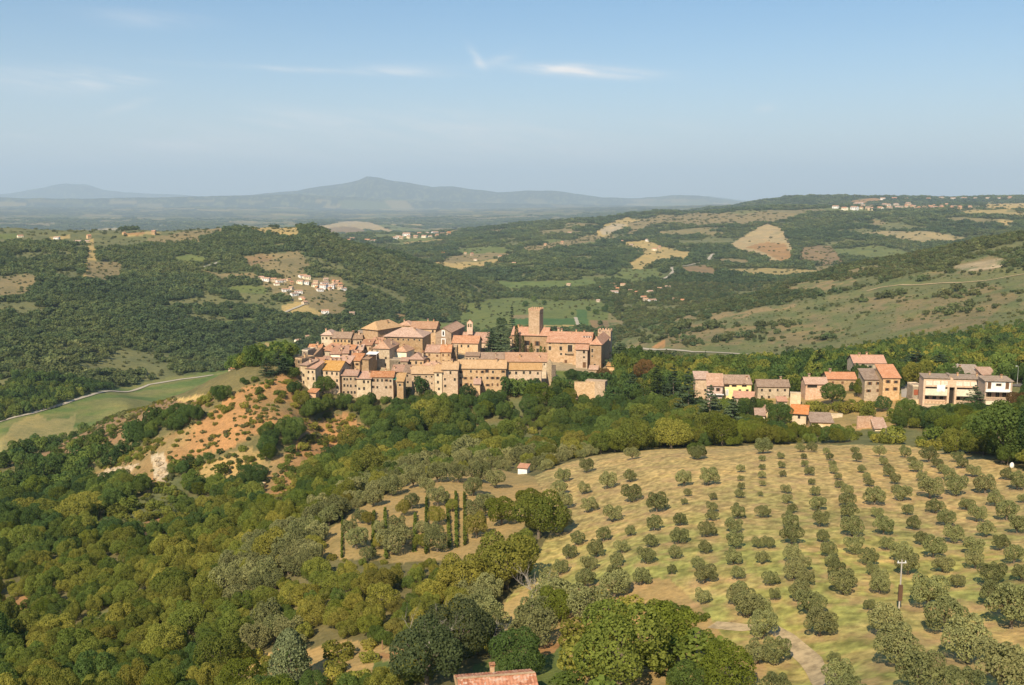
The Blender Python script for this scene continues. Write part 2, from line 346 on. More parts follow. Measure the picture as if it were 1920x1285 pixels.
# (colour, tree density 0..1, edge softness px, Dmin, Dmax, polygon in photo pixels)
ORCH = [(1000,892),(1060,868),(1130,852),(1200,845),(1320,838),(1500,833),(1700,836),(1840,860),(1925,885),(2150,905),(2400,1500),(1300,1500),(1400,1290),(1340,1190),(1290,1120),(1200,1085),(1090,1100),(1000,1150),(930,1150),(985,1080),(1030,1000),(1025,930)]
VINE = [(590,1045),(620,990),(680,950),(740,915),(850,885),(930,880),(1000,892),(1025,930),(960,1010),(900,1045),(760,1055),(660,1050)]
VILL = [(540,650),(700,590),(900,590),(1150,600),(1160,690),(1130,700),(1040,702),(1030,725),(700,742),(560,722)]
COVER = [
 # --- near
 (C_TAN, 0.0, 3, 40, 330, ORCH),
 (C_DRY, 0.0, 5, 120, 300, VINE),
 (C_EARTH, 0.74, 12, 300, 600, [(560,700),(520,700),(440,742),(370,790),(290,825),(200,872),(165,898),(290,905),(320,880),(390,850),(440,845),(500,800),(575,770)]),
 (C_EARTH, 0.7, 14, 300, 600, [(570,785),(650,775),(690,820),(640,850),(600,900),(540,870)]),
 (C_EARTH, 0.7, 14, 250, 600, [(500,860),(560,830),(575,900),(540,960),(480,950),(490,900)]),
 (C_DRY, 0.7, 14, 250, 600, [(380,870),(470,840),(500,880),(400,930),(330,910)]),
 (C_ROCK, 0.0, 5, 300, 600, [(180,895),(200,878),(262,872),(240,885),(195,898)]),
 (C_ROCK, 0.0, 5, 300, 600, [(285,852),(306,850),(316,885),(298,912),(290,890)]),
 (C_BROWN, 0.35, 10, 350, 700, [(60,865),(160,795),(255,755),(400,738),(400,758),(290,800),(200,840),(100,880)]),
 (C_TAN, 0.0, 5, 350, 700, [(320,748),(385,740),(388,748),(345,756)]),
 (C_DRY, 0.45, 8, 60, 150, [(1000,1150),(1100,1095),(1260,1085),(1350,1180),(1420,1290),(1500,1500),(1010,1500)]),
 (C_TAN, 0.3, 6, 80, 200, [(430,1255),(520,1215),(520,1300),(470,1300)]),
 (C_DRY, 0.42, 6, 80, 200, [(560,1222),(640,1200),(760,1215),(770,1250),(700,1300),(600,1300),(570,1260)]),
 (C_EARTH, 0.0, 6, 80, 200, [(685,1228),(745,1220),(740,1232),(690,1238)]),
 (C_GREEN, 0.0, 6, 80, 200, [(700,1240),(750,1238),(740,1300),(690,1300)]),
 (C_TAN, 0.0, 6, 80, 200, [(920,1150),(985,1100),(1000,1150),(980,1190),(925,1190)]),
 (C_GREEN, 0.05, 6, 70, 200, [(890,1250),(950,1225),(1060,1205),(1075,1300),(890,1300)]),
 (C_EARTH, 0.0, 6, 70, 200, [(1000,1205),(1055,1205),(1040,1225),(1005,1225)]),
 (C_EARTH, 0.3, 8, 150, 400, [(420,1120),(470,1115),(465,1140),(425,1140)]),
 (C_EARTH, 0.1, 8, 150, 500, [(250,985),(315,965),(312,1000),(255,1005)]),
 (C_EARTH, 0.1, 8, 150, 500, [(10,1120),(60,1118),(60,1150),(20,1150)]),
 (C_STONE, 0.0, 2, 390, 560, VILL),
 (C_GREEN, 0.0, 3, 440, 480, [(1028,672),(1160,680),(1160,715),(1028,712)]),
 (C_DRY, 0.62, 6, 335, 430, [(1420,745),(1500,735),(1700,740),(1740,765),(1690,800),(1560,812),(1440,790)]),
 (C_DRY, 0.05, 4, 335, 430, [(1640,755),(1664,755),(1662,790),(1640,790)]),
 (C_GREEN, 0.0, 4, 345, 500, [(1730,755),(1880,765),(1860,780),(1730,775)]),
 # --- valley field at the left
 (C_FIELD, 0.0, 3, 600, 1150, [(-300,840),(0,792),(80,770),(160,742),(240,722),(340,705),(410,696),(480,690),(520,690),(560,700),(500,725),(380,760),(240,790),(0,860),(-300,940)]),
 ((.28, .245, .10), 0.0, 30, 600, 900, [(-300,850),(0,815),(90,800),(150,790),(120,830),(0,880),(-300,960)]),
 # --- left hill
 (C_OLIVE, 0.25, 4, 900, 3000, [(-200,525),(0,520),(66,517),(64,540),(40,560),(-10,566),(-200,570)]),
 (C_SCRUB, 0.12, 8, 1300, 3500, [(-300,430),(250,428),(420,422),(430,440),(300,455),(230,462),(170,462),(90,458),(0,462),(-300,465)]),
 (C_TAN, 0.03, 3, 1200, 3500, [(92,446),(132,442),(134,449),(96,451)]),
 (C_GREEN, 0.05, 3, 1200, 3500, [(-200,442),(35,440),(30,450),(-200,452)]),
 (C_TAN, 0.05, 3, 1200, 3500, [(238,437),(285,434),(300,439),(240,442)]),
 (C_EARTH, 0.1, 3, 1200, 3500, [(232,436),(270,434),(275,440),(238,440)]),
 (C_OLIVE, 0.22, 4, 1200, 3500, [(272,450),(330,436),(450,424),(455,430),(380,440),(372,455),(300,458)]),
 (C_TAN, 0.2, 4, 1200, 3500, [(440,428),(480,424),(560,426),(560,440),(535,442),(500,432),(495,440)]),
 (C_TAN, 0.15, 3, 900, 3000, [(166,450),(174,448),(180,470),(182,500),(160,530),(155,520)]),
 (C_OLIVE, 0.35, 4, 900, 3000, [(165,490),(230,490),(232,520),(190,530),(160,525)]),
 (C_GREEN, 0.03, 3, 900, 3000, [(316,482),(350,478),(386,482),(388,490),(375,497),(340,496)]),
 (C_OLIVE, 0.25, 4, 900, 3000, [(470,480),(520,472),(560,470),(585,492),(575,508),(545,520),(500,510),(460,500)]),
 (C_BROWN, 0.10, 4, 900, 3000, [(455,482),(490,478),(512,482),(480,496),(465,500)]),
 (C_OLIVE, 0.3, 4, 900, 3000, [(370,505),(420,515),(470,512),(480,530),(440,520),(415,532)]),
 (C_GREEN, 0.2, 4, 900, 3000, [(425,540),(460,536),(500,540),(490,552),(430,550)]),
 (C_OLIVE, 0.2, 6, 900, 2600, [(475,520),(560,515),(640,520),(650,560),(640,600),(590,590),(540,560),(480,535)]),
 (C_TAN, 0.02, 4, 900, 2200, [(525,572),(560,565),(605,580),(600,590),(560,585),(535,597)]),
 (C_GREEN, 0.05, 4, 900, 1800, [(415,605),(470,598),(475,606),(420,612)]),
 (C_BROWN, 0.05, 4, 900, 1800, [(428,582),(445,580),(442,592),(430,592)]),
 (C_GREEN, 0.05, 4, 900, 1700, [(465,648),(530,630),(560,648),(520,658),(470,658)]),
 (C_TAN, 0.03, 4, 900, 1700, [(468,650),(510,642),(528,655),(475,656)]),
 (C_BROWN, 0.05, 4, 1200, 2000, [(735,584),(768,590),(764,598),(738,592)]),
 (C_GREEN, 0.05, 4, 1100, 1600, [(790,598),(870,612),(870,640),(780,640)]),
 # --- valley and centre
 (C_FIELD, 0.02, 3, 1500, 2600, [(935,527),(1090,524),(1120,530),(1115,540),(1040,542),(940,538)]),
 (C_GREEN, 0.10, 3, 1300, 2200, [(880,570),(960,556),(1130,566),(1170,610),(1160,625),(900,625),(860,600)]),
 (C_OLIVE, 0.02, 2, 1200, 1600, [(955,590),(1000,588),(1000,596),(960,598)]),
 (C_CROP, 0.0, 1, 1200, 1700, [(958,597),(1079,597),(1080,609),(956,609)]),
 (C_GREEN, 0.0, 1, 1200, 1700, [(1000,582),(1074,580),(1076,595),(1000,596)]),
 (C_CROP, 0.0, 1, 1200, 1700, [(1080,581),(1099,581),(1104,616),(1086,616)]),
 (C_CROP, 0.0, 1, 1200, 1700, [(1015,612),(1083,612),(1084,620),(1015,620)]),
 (C_TAN, 0.0, 1, 1200, 1700, [(1015,609.5),(1082,609.5),(1083,612),(1015,612)]),
 (C_BROWN, 0.0, 1, 1200, 1700, [(1106,601),(1140,600),(1148,622),(1108,620)]),
 (C_OLIVE, 0.0, 1, 1200, 1700, [(1145,600),(1172,600),(1165,612),(1150,614)]),
 (C_TAN, 0.08, 3, 1800, 3500, [(795,498),(830,490),(900,492),(935,486),(950,490),(900,505),(860,512),(845,506)]),
 (C_OLIVE, 0.08, 3, 1800, 4000, [(825,488),(870,478),(950,474),(960,480),(900,490),(850,495)]),
 (C_GREEN, 0.10, 3, 2000, 4500, [(850,470),(920,462),(960,466),(950,474),(870,478)]),
 (C_OLIVE, 0.30, 4, 2000, 4500, [(970,462),(1060,450),(1150,438),(1160,448),(1080,460),(990,472)]),
 (C_TAN, 0.12, 4, 2000, 4600, [(1110,440),(1135,420),(1180,404),(1195,412),(1170,430),(1130,444)]),
 (C_ROCK, 0.05, 4, 2000, 4600, [(1122,432),(1150,418),(1178,418),(1160,434),(1130,440)]),
 (C_OLIVE, 0.22, 4, 2000, 5400, [(1180,415),(1240,405),(1340,400),(1480,398),(1495,408),(1440,420),(1330,424),(1250,420),(1200,432),(1180,440)]),
 (C_TAN, 0.10, 4, 1700, 4600, [(1160,452),(1210,448),(1240,462),(1300,475),(1290,490),(1240,488),(1215,500),(1190,506),(1180,490),(1210,475)]),
 (C_BROWN, 0.03, 3, 1700, 3400, [(1275,502),(1320,498),(1350,510),(1335,518),(1290,515)]),
 (C_OLIVE, 0.08, 3, 1700, 3400, [(1335,486),(1400,484),(1410,494),(1345,496)]),
 (C_GREEN, 0.20, 4, 1700, 3000, [(1170,500),(1240,505),(1250,520),(1190,530),(1150,520)]),
 (C_WHEAT, 0.01, 5, 2000, 4200, [(1372,460),(1395,440),(1440,421),(1470,428),(1485,452),(1492,478),(1478,494),(1450,492),(1430,482),(1395,470)]),
 (C_EARTH, 0.05, 3, 2000, 4200, [(1400,462),(1440,455),(1475,456),(1488,480),(1470,492),(1440,478)]),
 (C_BROWN, 0.25, 6, 2000, 3600, [(1510,465),(1560,460),(1585,490),(1540,500),(1500,490)]),
 (C_WHEAT, 0.0, 5, 5500, 11000, [(585,424),(650,417),(700,418),(745,431),(720,434),(680,432),(640,433)]),
 (C_BROWN, 0.0, 5, 5500, 11000, [(560,430),(640,426),(700,436),(640,440),(560,438)]),
 # --- right scrub hill
 (C_SCRUB, 0.68, 6, 650, 1900, [(1140,668),(1150,640),(1200,618),(1400,592),(1500,562),(1600,545),(1750,510),(1920,505),(2500,490),(2500,640),(1920,625),(1750,645),(1600,668),(1300,662)]),
 (C_SBR, 0.5, 9, 650, 1900, [(1230,640),(1300,610),(1400,605),(1450,620),(1380,645),(1260,655)]),
 (C_SBR, 0.5, 12, 650, 1900, [(1450,605),(1560,590),(1600,620),(1520,650),(1440,645)]),
 (C_SBR, 0.25, 8, 650, 1900, [(1620,560),(1668,556),(1678,575),(1640,592),(1622,580)]),
 (C_SBR, 0.5, 14, 650, 1900, [(1700,570),(1850,540),(1920,560),(1820,620),(1700,625)]),
 (C_SBR, 0.3, 8, 650, 1900, [(1780,495),(1850,485),(1890,492),(1860,512),(1800,520)]),
 (C_ROCK, 0.1, 4, 650, 1900, [(1790,500),(1880,488),(1885,502),(1810,514)]),
 (C_OLIVE, 0.15, 5, 650, 1900, [(1582,507),(1640,498),(1670,502),(1600,514)]),
 (C_OLIVE, 0.12, 5, 650, 1900, [(1478,534),(1560,524),(1600,518),(1610,530),(1540,546),(1480,542)]),
 (C_OLIVE, 0.25, 5, 650, 1900, [(1330,588),(1430,578),(1490,566),(1500,574),(1400,592),(1330,600)]),
 (C_EARTH, 0.1, 4, 650, 1900, [(1222,652),(1250,638),(1252,655),(1235,660)]),
 (C_OLIVE, 0.15, 4, 800, 1900, [(1265,598),(1300,592),(1310,600),(1270,604)]),
 # --- plateau with the town at the right
 (C_EARTH, 0.1, 3, 3500, 9000, [(1590,376),(1640,372),(1660,376),(1620,384)]),
 (C_OLIVE, 0.15, 3, 3000, 9000, [(1625,412),(1660,414),(1665,420),(1640,424)]),
 (C_TAN, 0.1, 3, 2500, 9000, [(1840,385),(2000,380),(2000,398),(1850,395)]),
 (C_TAN, 0.1, 3, 2500, 9000, [(1870,414),(1900,416),(1890,426),(1872,422)]),
]
def inpoly(x, y, poly):
    n = len(poly); c = np.zeros(x.shape, bool); j = n - 1
    for i in range(n):
        xi, yi = poly[i]; xj, yj = poly[j]
        if yi != yj:
            c ^= ((yi > y) != (yj > y)) & (x < (xj - xi) * (y - yi) / (yj - yi) + xi)
        j = i
    return c
def cover(X, Y, Z):
    """colour (n,3), tree density (n), class index (n) of ground points"""
    PX, PY = to_px(X, Y, Z); D = np.hypot(X, Y)
    s = np.maximum(D / 40.0, 2.0)
    n1 = fbm(X / s, Y / s, 3, 31) - .5; n2 = fbm(X / s + 50, Y / s - 30, 3, 47) - .5
    col = np.zeros(X.shape + (3,)); col[...] = C_FOREST
    den = np.ones(X.shape); cls = np.full(X.shape, -1)
    nr = D < 600; col[nr] = (.165, .145, .062)
    fr = np.clip((D - 8000) / 5000, 0, 1)[..., None]; col = col * (1 - fr) + np.array((.038, .052, .030)) * fr  # far ground coloured darker to stand in for missing tree shadows
    # open ground sprinkled through the woods
    g = fbm(X / 60, Y / 60, 4, 77); far = np.clip((D - 500) / 600, 0, 1)
    far2 = np.clip((D - 2100) / 1500, 0, 1)
    g2 = fbm(X / 190, Y / 190, 3, 78)
    op = (g > 0.70 - 0.05 * far2) | ((g > .56) & (g2 > .55) & (D > 900))
    col[op] = C_SCRUB; den[op] = .35
    # patchwork of small fields beyond the near hills
    cell = 170 * np.ones_like(X); cell = np.where(D > 5000, 330, cell); cell = np.where(D > 13000, 520, cell)
    wx = X + 60 * (fbm(X / 200, Y / 200, 2, 5) - .5); wy = Y + 60 * (fbm(X / 200, Y / 200, 2, 6) - .5)
    hx = np.floor(wx / cell + 0.35 * wy / cell); hy = np.floor(wy / (cell * 1.7) - 0.2 * wx / cell)
    hv = _h(hx, hy, 3); big = fbm(X / 1300, Y / 1300, 3, 12)
    thr = np.where(D > 15000, 0.30, np.where(D > 6000, 0.32, np.where(D > 3300, 0.34, 0.15))) + (big - .5) * 1.1
    fld = (hv < thr) & (D > 2000) & ((D < 6000) | (Z < 110))
    hc = _h(hx, hy, 8)[..., None]
    fc = np.where(hc < .25, C_GREEN, np.where(hc < .5, C_OLIVE, np.where(hc < .68, C_SCRUB, np.where(hc < .9, C_TAN, C_WHEAT))))
    fc = fc * .55 + np.array(C_SCRUB) * .45
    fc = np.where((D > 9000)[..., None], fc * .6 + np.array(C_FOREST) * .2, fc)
    col[fld] = fc[fld]; den[fld] = .10
    for i, (c, dn, soft, d0, d1, poly) in enumerate(COVER):
        w = (soft + 0.0) * (2.2 if d0 < 600 else 4.5)
        m = inpoly(PX + n1 * w, PY + n2 * w * 0.55, poly) & (D > d0) & (D < d1)
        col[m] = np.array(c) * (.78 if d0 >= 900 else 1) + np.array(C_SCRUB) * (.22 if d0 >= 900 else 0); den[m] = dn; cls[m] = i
    # orchard: dry at the top, greener strips lower down
    m = cls == 0
    gr = fbm(X / 9, Y / 4.2, 4, 61); lower = np.clip((205 - D) / 70, 0, 1)
    k = np.clip((gr - .40 + .22 * lower) * 3, 0, 1) * (.15 + .75 * lower)
    col[m] = (col * (1 - k[..., None]) + np.array((.30, .31, .085)) * k[..., None])[m]
    k = np.clip((fbm(X / .9, Y / .9, 3, 66) - .5) * 1.6, -.35, .35)
    col[m] = (col * (1 + k[..., None]))[m]
    # deer tracks and worn soil in the dry parts
    v = fbm(X / 3.1, Y / 3.1, 3, 90)
    k = np.clip((v - .60) * 5, 0, .55)
    col[m] = (col * (1 - k[..., None]) + np.array((0.46, .30, .15)) * k[..., None])[m]
    # spur: bare orange soil in the middle, dry grass round it
    m = (cls >= 2) & (cls <= 5)
    v = fbm(X / 22, Y / 22, 4, 91); k = np.clip((v - .50) * 7, 0, 1)
    col[m] = (col * (1 - k[..., None]) + np.array((0.30, .215, .095)) * k[..., None])[m]
    # hill of scrub: grassy and stony blotches
    m = (cls >= 0) & (D > 650) & (D < 1900) & (PX > 1140)
    v = fbm(X / 45, Y / 45, 4, 95); k = np.clip((v - .56) * 5, 0, .6)
    col[m] = (col * (1 - k[..., None]) + np.array((0.24, .19, .10)) * k[..., None])[m]
    m = m & (den < .75)
    v = fbm(X / 14, Y / 14, 4, 195); k = np.clip((v - .5) * 6, 0, .8)
    col[m] = (col * (1 - k[..., None]) + np.array((.12, .145, .055)) * k[..., None])[m]
    # drier end of the valley field, with tractor streaks
    m = cls == [i for i, c in enumerate(COVER) if c[0] is C_FIELD][0]
    v = .5 * fbm(X / 90, Y / 90, 3, 99) + .5 * fbm((X * .7 + Y * .7) / 160, (X * .7 - Y * .7) / 11, 3, 98); k = np.clip((v - .50) * 6, 0, .55)
    col[m] = (col * (1 - k[..., None]) + np.array((0.26, .22, .09)) * k[..., None])[m]
    return col, den, cls
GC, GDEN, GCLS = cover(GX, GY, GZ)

def mat(name):
    m = bpy.data.materials.new(name); m.use_nodes = True
    t = NT(m.node_tree); t.n.clear()
    out = t.add('ShaderNodeOutputMaterial'); b = t.add('ShaderNodeBsdfPrincipled')
    t.link(b.outputs[0], out.inputs[0]); b.inputs['Roughness'].default_value = 0.9
    b.inputs['Specular IOR Level'].default_value = 0.15
    return m, t, b, out
m_ground, t, b, out = mat("ground_soil")
at = t.add('ShaderNodeVertexColor'); at.layer_name = 'Col'
geo = t.add('ShaderNodeNewGeometry'); P = geo.outputs['Position']
n1 = t.noise(P, 1.1, 6, .7); n2 = t.noise(P, .22, 5, .6); n3 = t.noise(P, .03, 6, .65)
c = t.mix(t.maprange(n1, .3, .7), at.outputs[0], (0.42, 0.42, 0.42, 1), 'OVERLAY')
v1 = t.ramp(n1, [(.25, (.62, .60, .56)), (.5, (1, 1, 1)), (.75, (1.35, 1.28, 1.2))])
v2 = t.ramp(n2, [(.3, (.78, .81, .79)), (.5, (.98, .98, .98)), (.75, (1.17, 1.11, 1.05))])
v3 = t.ramp(n3, [(.3, (.68, .76, .74)), (.5, (1, 1, 1)), (.72, (1.25, 1.14, 1.02))])
c = t.mix(1.0, at.outputs[0], v1, 'MULTIPLY'); c = t.mix(1.0, c, v2, 'MULTIPLY'); c = t.mix(1.0, c, v3, 'MULTIPLY')
t.link(c, b.inputs['Base Color']); b.inputs['Roughness'].default_value = 1.0
bmp = t.add('ShaderNodeBump'); bmp.inputs['Strength'].default_value = .6; bmp.inputs['Distance'].default_value = .25
t.link(n1, bmp.inputs['Height']); t.link(bmp.outputs[0], b.inputs['Normal'])

idx = np.arange(NA * ND).reshape(ND, NA)
quads = np.stack([idx[:-1, :-1], idx[:-1, 1:], idx[1:, 1:], idx[1:, :-1]], -1).reshape(-1, 4)
me = mesh_np("ground", np.stack([GX, GY, GZ], -1).reshape(-1, 3), quads, 4, [m_ground], smooth=True)
ca = me.color_attributes.new(name="Col", type='FLOAT_COLOR', domain='POINT')
ca.data.foreach_set("color", np.concatenate([GC.reshape(-1, 3), np.ones((NA * ND, 1))], 1).astype(np.float32).ravel())
g_obj = add_obj("ground", me)
tag(g_obj, "hills and valley ground under the woods, fields and village", kind='structure')
# ------------------------------------------------------------------ vegetation
def leaf_mat(name, stops, trans=0.33, big=0.012, bright=1.0, obj_var=.5):
    m = bpy.data.materials.new(name); m.use_nodes = True
    t = NT(m.node_tree); t.n.clear()
    out = t.add('ShaderNodeOutputMaterial')
    geo = t.add('ShaderNodeNewGeometry'); P = geo.outputs['Position']
    oi = t.add('ShaderNodeObjectInfo')
    a = t.noise(P, big, 3, .6); s = t.noise(P, 1.3, 2, .6)
    f = t.math('ADD', t.math('MULTIPLY', t.maprange(a, .32, .68), 1 - obj_var), t.math('MULTIPLY', oi.outputs['Random'], obj_var))
    c = t.ramp(f, stops)
    k = t.ramp(s, [(.3, (.74, .76, .74)), (.5, (1, 1, 1)), (.75, (1.28, 1.24, 1.15))])
    c = t.mix(1.0, c, k, 'MULTIPLY')
    rv = t.math('FRACT', t.math('MULTIPLY', oi.outputs['Random'], 7.31))
    sc = t.math('ADD', t.math('MULTIPLY', rv, .55), .78 * bright)
    vm = t.add('ShaderNodeVectorMath', operation='SCALE'); t.link(c, vm.inputs[0]); t.link(sc, vm.inputs[3]); c = vm.outputs[0]
    d = t.add('ShaderNodeBsdfDiffuse'); t.link(c, d.inputs[0])
    tr = t.add('ShaderNodeBsdfTranslucent'); t.link(t.mix(1.0, c, (1.3, 1.45, .7, 1), 'MULTIPLY'), tr.inputs[0])
    mx = t.add('ShaderNodeMixShader'); mx.inputs[0].default_value = trans
    t.link(d.outputs[0], mx.inputs[1]); t.link(tr.outputs[0], mx.inputs[2]); t.link(mx.outputs[0], out.inputs[0])
    return m
M_OAK = leaf_mat("oak_leaves", [(0, (0.073, 0.113, 0.031)), (.3, (0.124, 0.162, 0.034)), (.6, (0.211, 0.210, 0.044)), (.82, (0.271, 0.241, 0.050)), (1, (0.165, 0.150, 0.044))])
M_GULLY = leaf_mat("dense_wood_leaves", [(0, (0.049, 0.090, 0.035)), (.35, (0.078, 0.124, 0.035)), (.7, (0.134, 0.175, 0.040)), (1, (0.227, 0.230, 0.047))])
M_FAR = leaf_mat("far_wood_leaves", [(0, (0.064, 0.097, 0.047)), (.4, (0.095, 0.131, 0.056)), (.8, (0.142, 0.166, 0.064)), (1, (0.188, 0.191, 0.081))], big=.004, obj_var=.4)
M_SCRUBL = leaf_mat("scrub_leaves", [(0, (0.072, 0.097, 0.041)), (.5, (0.122, 0.135, 0.053)), (1, (0.175, 0.169, 0.076))], big=.006)
M_OLIVE = leaf_mat("olive_leaves", [(0, (0.127, 0.143, 0.057)), (.5, (0.176, 0.185, 0.075)), (1, (0.237, 0.226, 0.097))], trans=.15)
M_LIME = leaf_mat("bright_leaves", [(0, (.085, .125, .020)), (.5, (.14, .160, .026)), (1, (.20, .185, .04))])
M_CEDAR = leaf_mat("cedar_needles", [(0, (0.041, 0.069, 0.036)), (.5, (0.069, 0.099, 0.049)), (1, (0.117, 0.138, 0.076))], trans=.08)
M_GREYG = leaf_mat("grey_green_leaves", [(0, (.060, .082, .034)), (.5, (.085, .105, .046)), (1, (.120, .130, .058))])
M_CYPRESS = leaf_mat("cypress_needles", [(0, (.024, .042, .014)), (1, (.050, .070, .022))], trans=.05)
M_PALE = leaf_mat("pale_conifer_needles", [(0, (.105, .130, .060)), (1, (.150, .165, .080))], trans=.1)
M_RUST = leaf_mat("autumn_leaves", [(0, (.13, .085, .035)), (1, (.18, .105, .04))])
M_VINE = leaf_mat("vine_leaves", [(0, (.055, .085, .018)), (1, (.10, .12, .025))], trans=.2)
m_bark, t, b, _o = mat("bark")
geo = t.add('ShaderNodeNewGeometry')
t.link(t.ramp(t.noise(geo.outputs['Position'], 6, 4), [(.3, (.09, .07, .05)), (.7, (.22, .18, .13))]), b.inputs['Base Color'])

def leaf_cards(C, Nn, size, rs, flat=1.0, jit=0.55):
    """quads at points C with normals near Nn"""
    n = len(C)
    N = Nn * flat + rs.normal(size=(n, 3)) * jit
    N /= np.linalg.norm(N, axis=1, keepdims=True) + 1e-9
    a = np.cross(N, rs.normal(size=(n, 3))); a /= np.linalg.norm(a, axis=1, keepdims=True) + 1e-9
    bb = np.cross(N, a)
    s = (size * (0.6 + 0.8 * rs.rand(n)))[:, None] * .5 if np.isscalar(size) else size[:, None] * .5
    q = np.stack([C - a * s - bb * s * .25, C - bb * s * .9, C + a * s - bb * s * .1, C + bb * s * .9], 1)
    return q.reshape(-1, 3)
def lobes_crown(seed, rad, hz, nl, lr, nleaf, leaf, bottom=0.0, core=True, flat=1.0, jit=.55, squash=1.0, up=0.0):
    """broad crown: lobes spread over an ellipsoid of radius rad, half height hz, standing on z=bottom"""
    rs = np.random.RandomState(seed)
    cen = []
    zc = bottom + hz
    for i in range(nl):
        th = 2 * math.pi * (i * 0.618 + rs.rand() * .25); u = -0.55 + 1.5 * ((i + .5) / nl) + rs.normal() * .06
        u = max(-.75, min(.97, u)); rr = math.sqrt(1 - u * u)
        k = .62 + .24 * rs.rand()
        cen.append((rad * rr * math.cos(th) * k, rad * rr * math.sin(th) * k, zc + hz * u * k, lr * (.7 + .6 * rs.rand())))
    cen.append((0, 0, zc, min(rad, hz) * .72))
    cen = np.array(cen)
    w = cen[:, 3] ** 2; w /= w.sum()
    pick = rs.choice(len(cen), size=nleaf * 2, p=w)
    d = rs.normal(size=(len(pick), 3)); d[:, 2] += .25; d /= np.linalg.norm(d, axis=1, keepdims=True)
    r = cen[pick, 3] * (0.86 + .22 * rs.rand(len(pick)))
    sc3 = np.array([1, 1, squash])
    C = cen[pick, :3] + d * r[:, None] * sc3
    keep = np.ones(len(C), bool)
    for j in range(len(cen)):
        q = (C - cen[j, :3]) / sc3
        keep &= (pick == j) | (np.linalg.norm(q, axis=1) > cen[j, 3] * .84)
    keep &= C[:, 2] > bottom * .6
    C, d = C[keep][:nleaf], d[keep][:nleaf]
    d[:, 2] += up
    V = leaf_cards(C, d, leaf, rs, flat, jit)
    return V
def crown_mesh(name, V, m):
    return mesh_np(name, V, np.arange(len(V)), 4, [m])
def tube_np(pts, rads, ns=7):
    V, Fs = [], []
    pts = [Vector(p) for p in pts]
    for i, p in enumerate(pts):
        d = (pts[min(i + 1, len(pts) - 1)] - pts[max(i - 1, 0)]).normalized()
        a = d.orthogonal().normalized(); c = d.cross(a)
        for k in range(ns):
            th = 2 * math.pi * k / ns
            V.append(p + (a * math.cos(th) + c * math.sin(th)) * rads[i])
    for i in range(len(pts) - 1):
        for k in range(ns):
            Fs.append((i * ns + k, i * ns + (k + 1) % ns, (i + 1) * ns + (k + 1) % ns, (i + 1) * ns + k))
    return V, Fs
def trunk_mesh(name, seed, h, r, spread, nlimb, zfork, m=None):
    rs = random.Random(seed); V, Fs = [], []
    def put(pts, rads):
        v, f = tube_np(pts, rads); o = len(V); V.extend(v); Fs.extend([tuple(i + o for i in q) for q in f])
    put([(0, 0, -1.2), (0, 0, 0), (r * .3, r * .1, zfork), (r * .2, -r * .3, h * .75)], [r * 1.5, r * 1.15, r * .8, r * .25])
    for k in range(nlimb):
        th = 2 * math.pi * (k + rs.random() * .6) / nlimb
        e = (spread * math.cos(th), spread * math.sin(th), h * (.6 + .25 * rs.random()))
        put([(0, 0, zfork * (.8 + .2 * rs.random())), (e[0] * .4, e[1] * .4, zfork + (e[2] - zfork) * .5), e], [r * .6, r * .42, r * .12])
    return mesh_np(name, [tuple(v) for v in V], [i for q in Fs for i in q], 4, [m or m_bark], smooth=True)

# crown shapes; each unit mesh is about 1 m in crown radius times its own size
OAKV = [lobes_crown(s, 2.9, 2.2, 19, .92, 7800, .18, bottom=.8) for s in (1, 2, 3, 4)]
MIDV = [lobes_crown(s, 3.0, 2.5, 12, 1.1, 900, .55, bottom=.3) for s in (11, 12, 13)]
FARV = [lobes_crown(s, 3.0, 2.6, 7, 1.35, 190, 1.15, bottom=0.0, jit=.6) for s in (21, 22, 23)]
OLVV = [lobes_crown(s, 2.0, 1.5, 13, .66, 4600, .165, bottom=.5, flat=.6, jit=.8, up=.4) for s in (31, 32, 33, 34)]
OLMV = [lobes_crown(s, 2.0, 1.6, 7, .85, 520, .46, bottom=.3, flat=.5, jit=.9) for s in (41, 42)]
OAK_ME = [crown_mesh("oak_crown", v, M_OAK) for v in OAKV]
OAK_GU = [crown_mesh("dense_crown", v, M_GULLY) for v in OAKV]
GREY_ME = [crown_mesh("grey_crown", OAKV[3], M_GREYG)]
LIME_ME = [crown_mesh("bright_crown", v, M_LIME) for v in OAKV[:2]]
MID_ME = [crown_mesh("wood_crown", v, M_GULLY) for v in MIDV]
MIDO_ME = [crown_mesh("wood_crown", v, M_OAK) for v in MIDV]
FAR_ME = [crown_mesh("far_crown", v, M_FAR) for v in FARV]
SCR_ME = [crown_mesh("scrub_crown", v, M_SCRUBL) for v in FARV]
OLV_ME = [crown_mesh("olive_crown", v, M_OLIVE) for v in OLVV]
OLM_ME = [crown_mesh("olive_crown_small", v, M_OLIVE) for v in OLMV]
OAK_TR = [trunk_mesh("oak_trunk", s, 4.6, .20, 1.7, 4, 1.6) for s in (1, 2)]
OLV_TR = [trunk_mesh("olive_trunk", s, 2.9, .16, 1.1, 4, .55) for s in (5, 6, 7)]
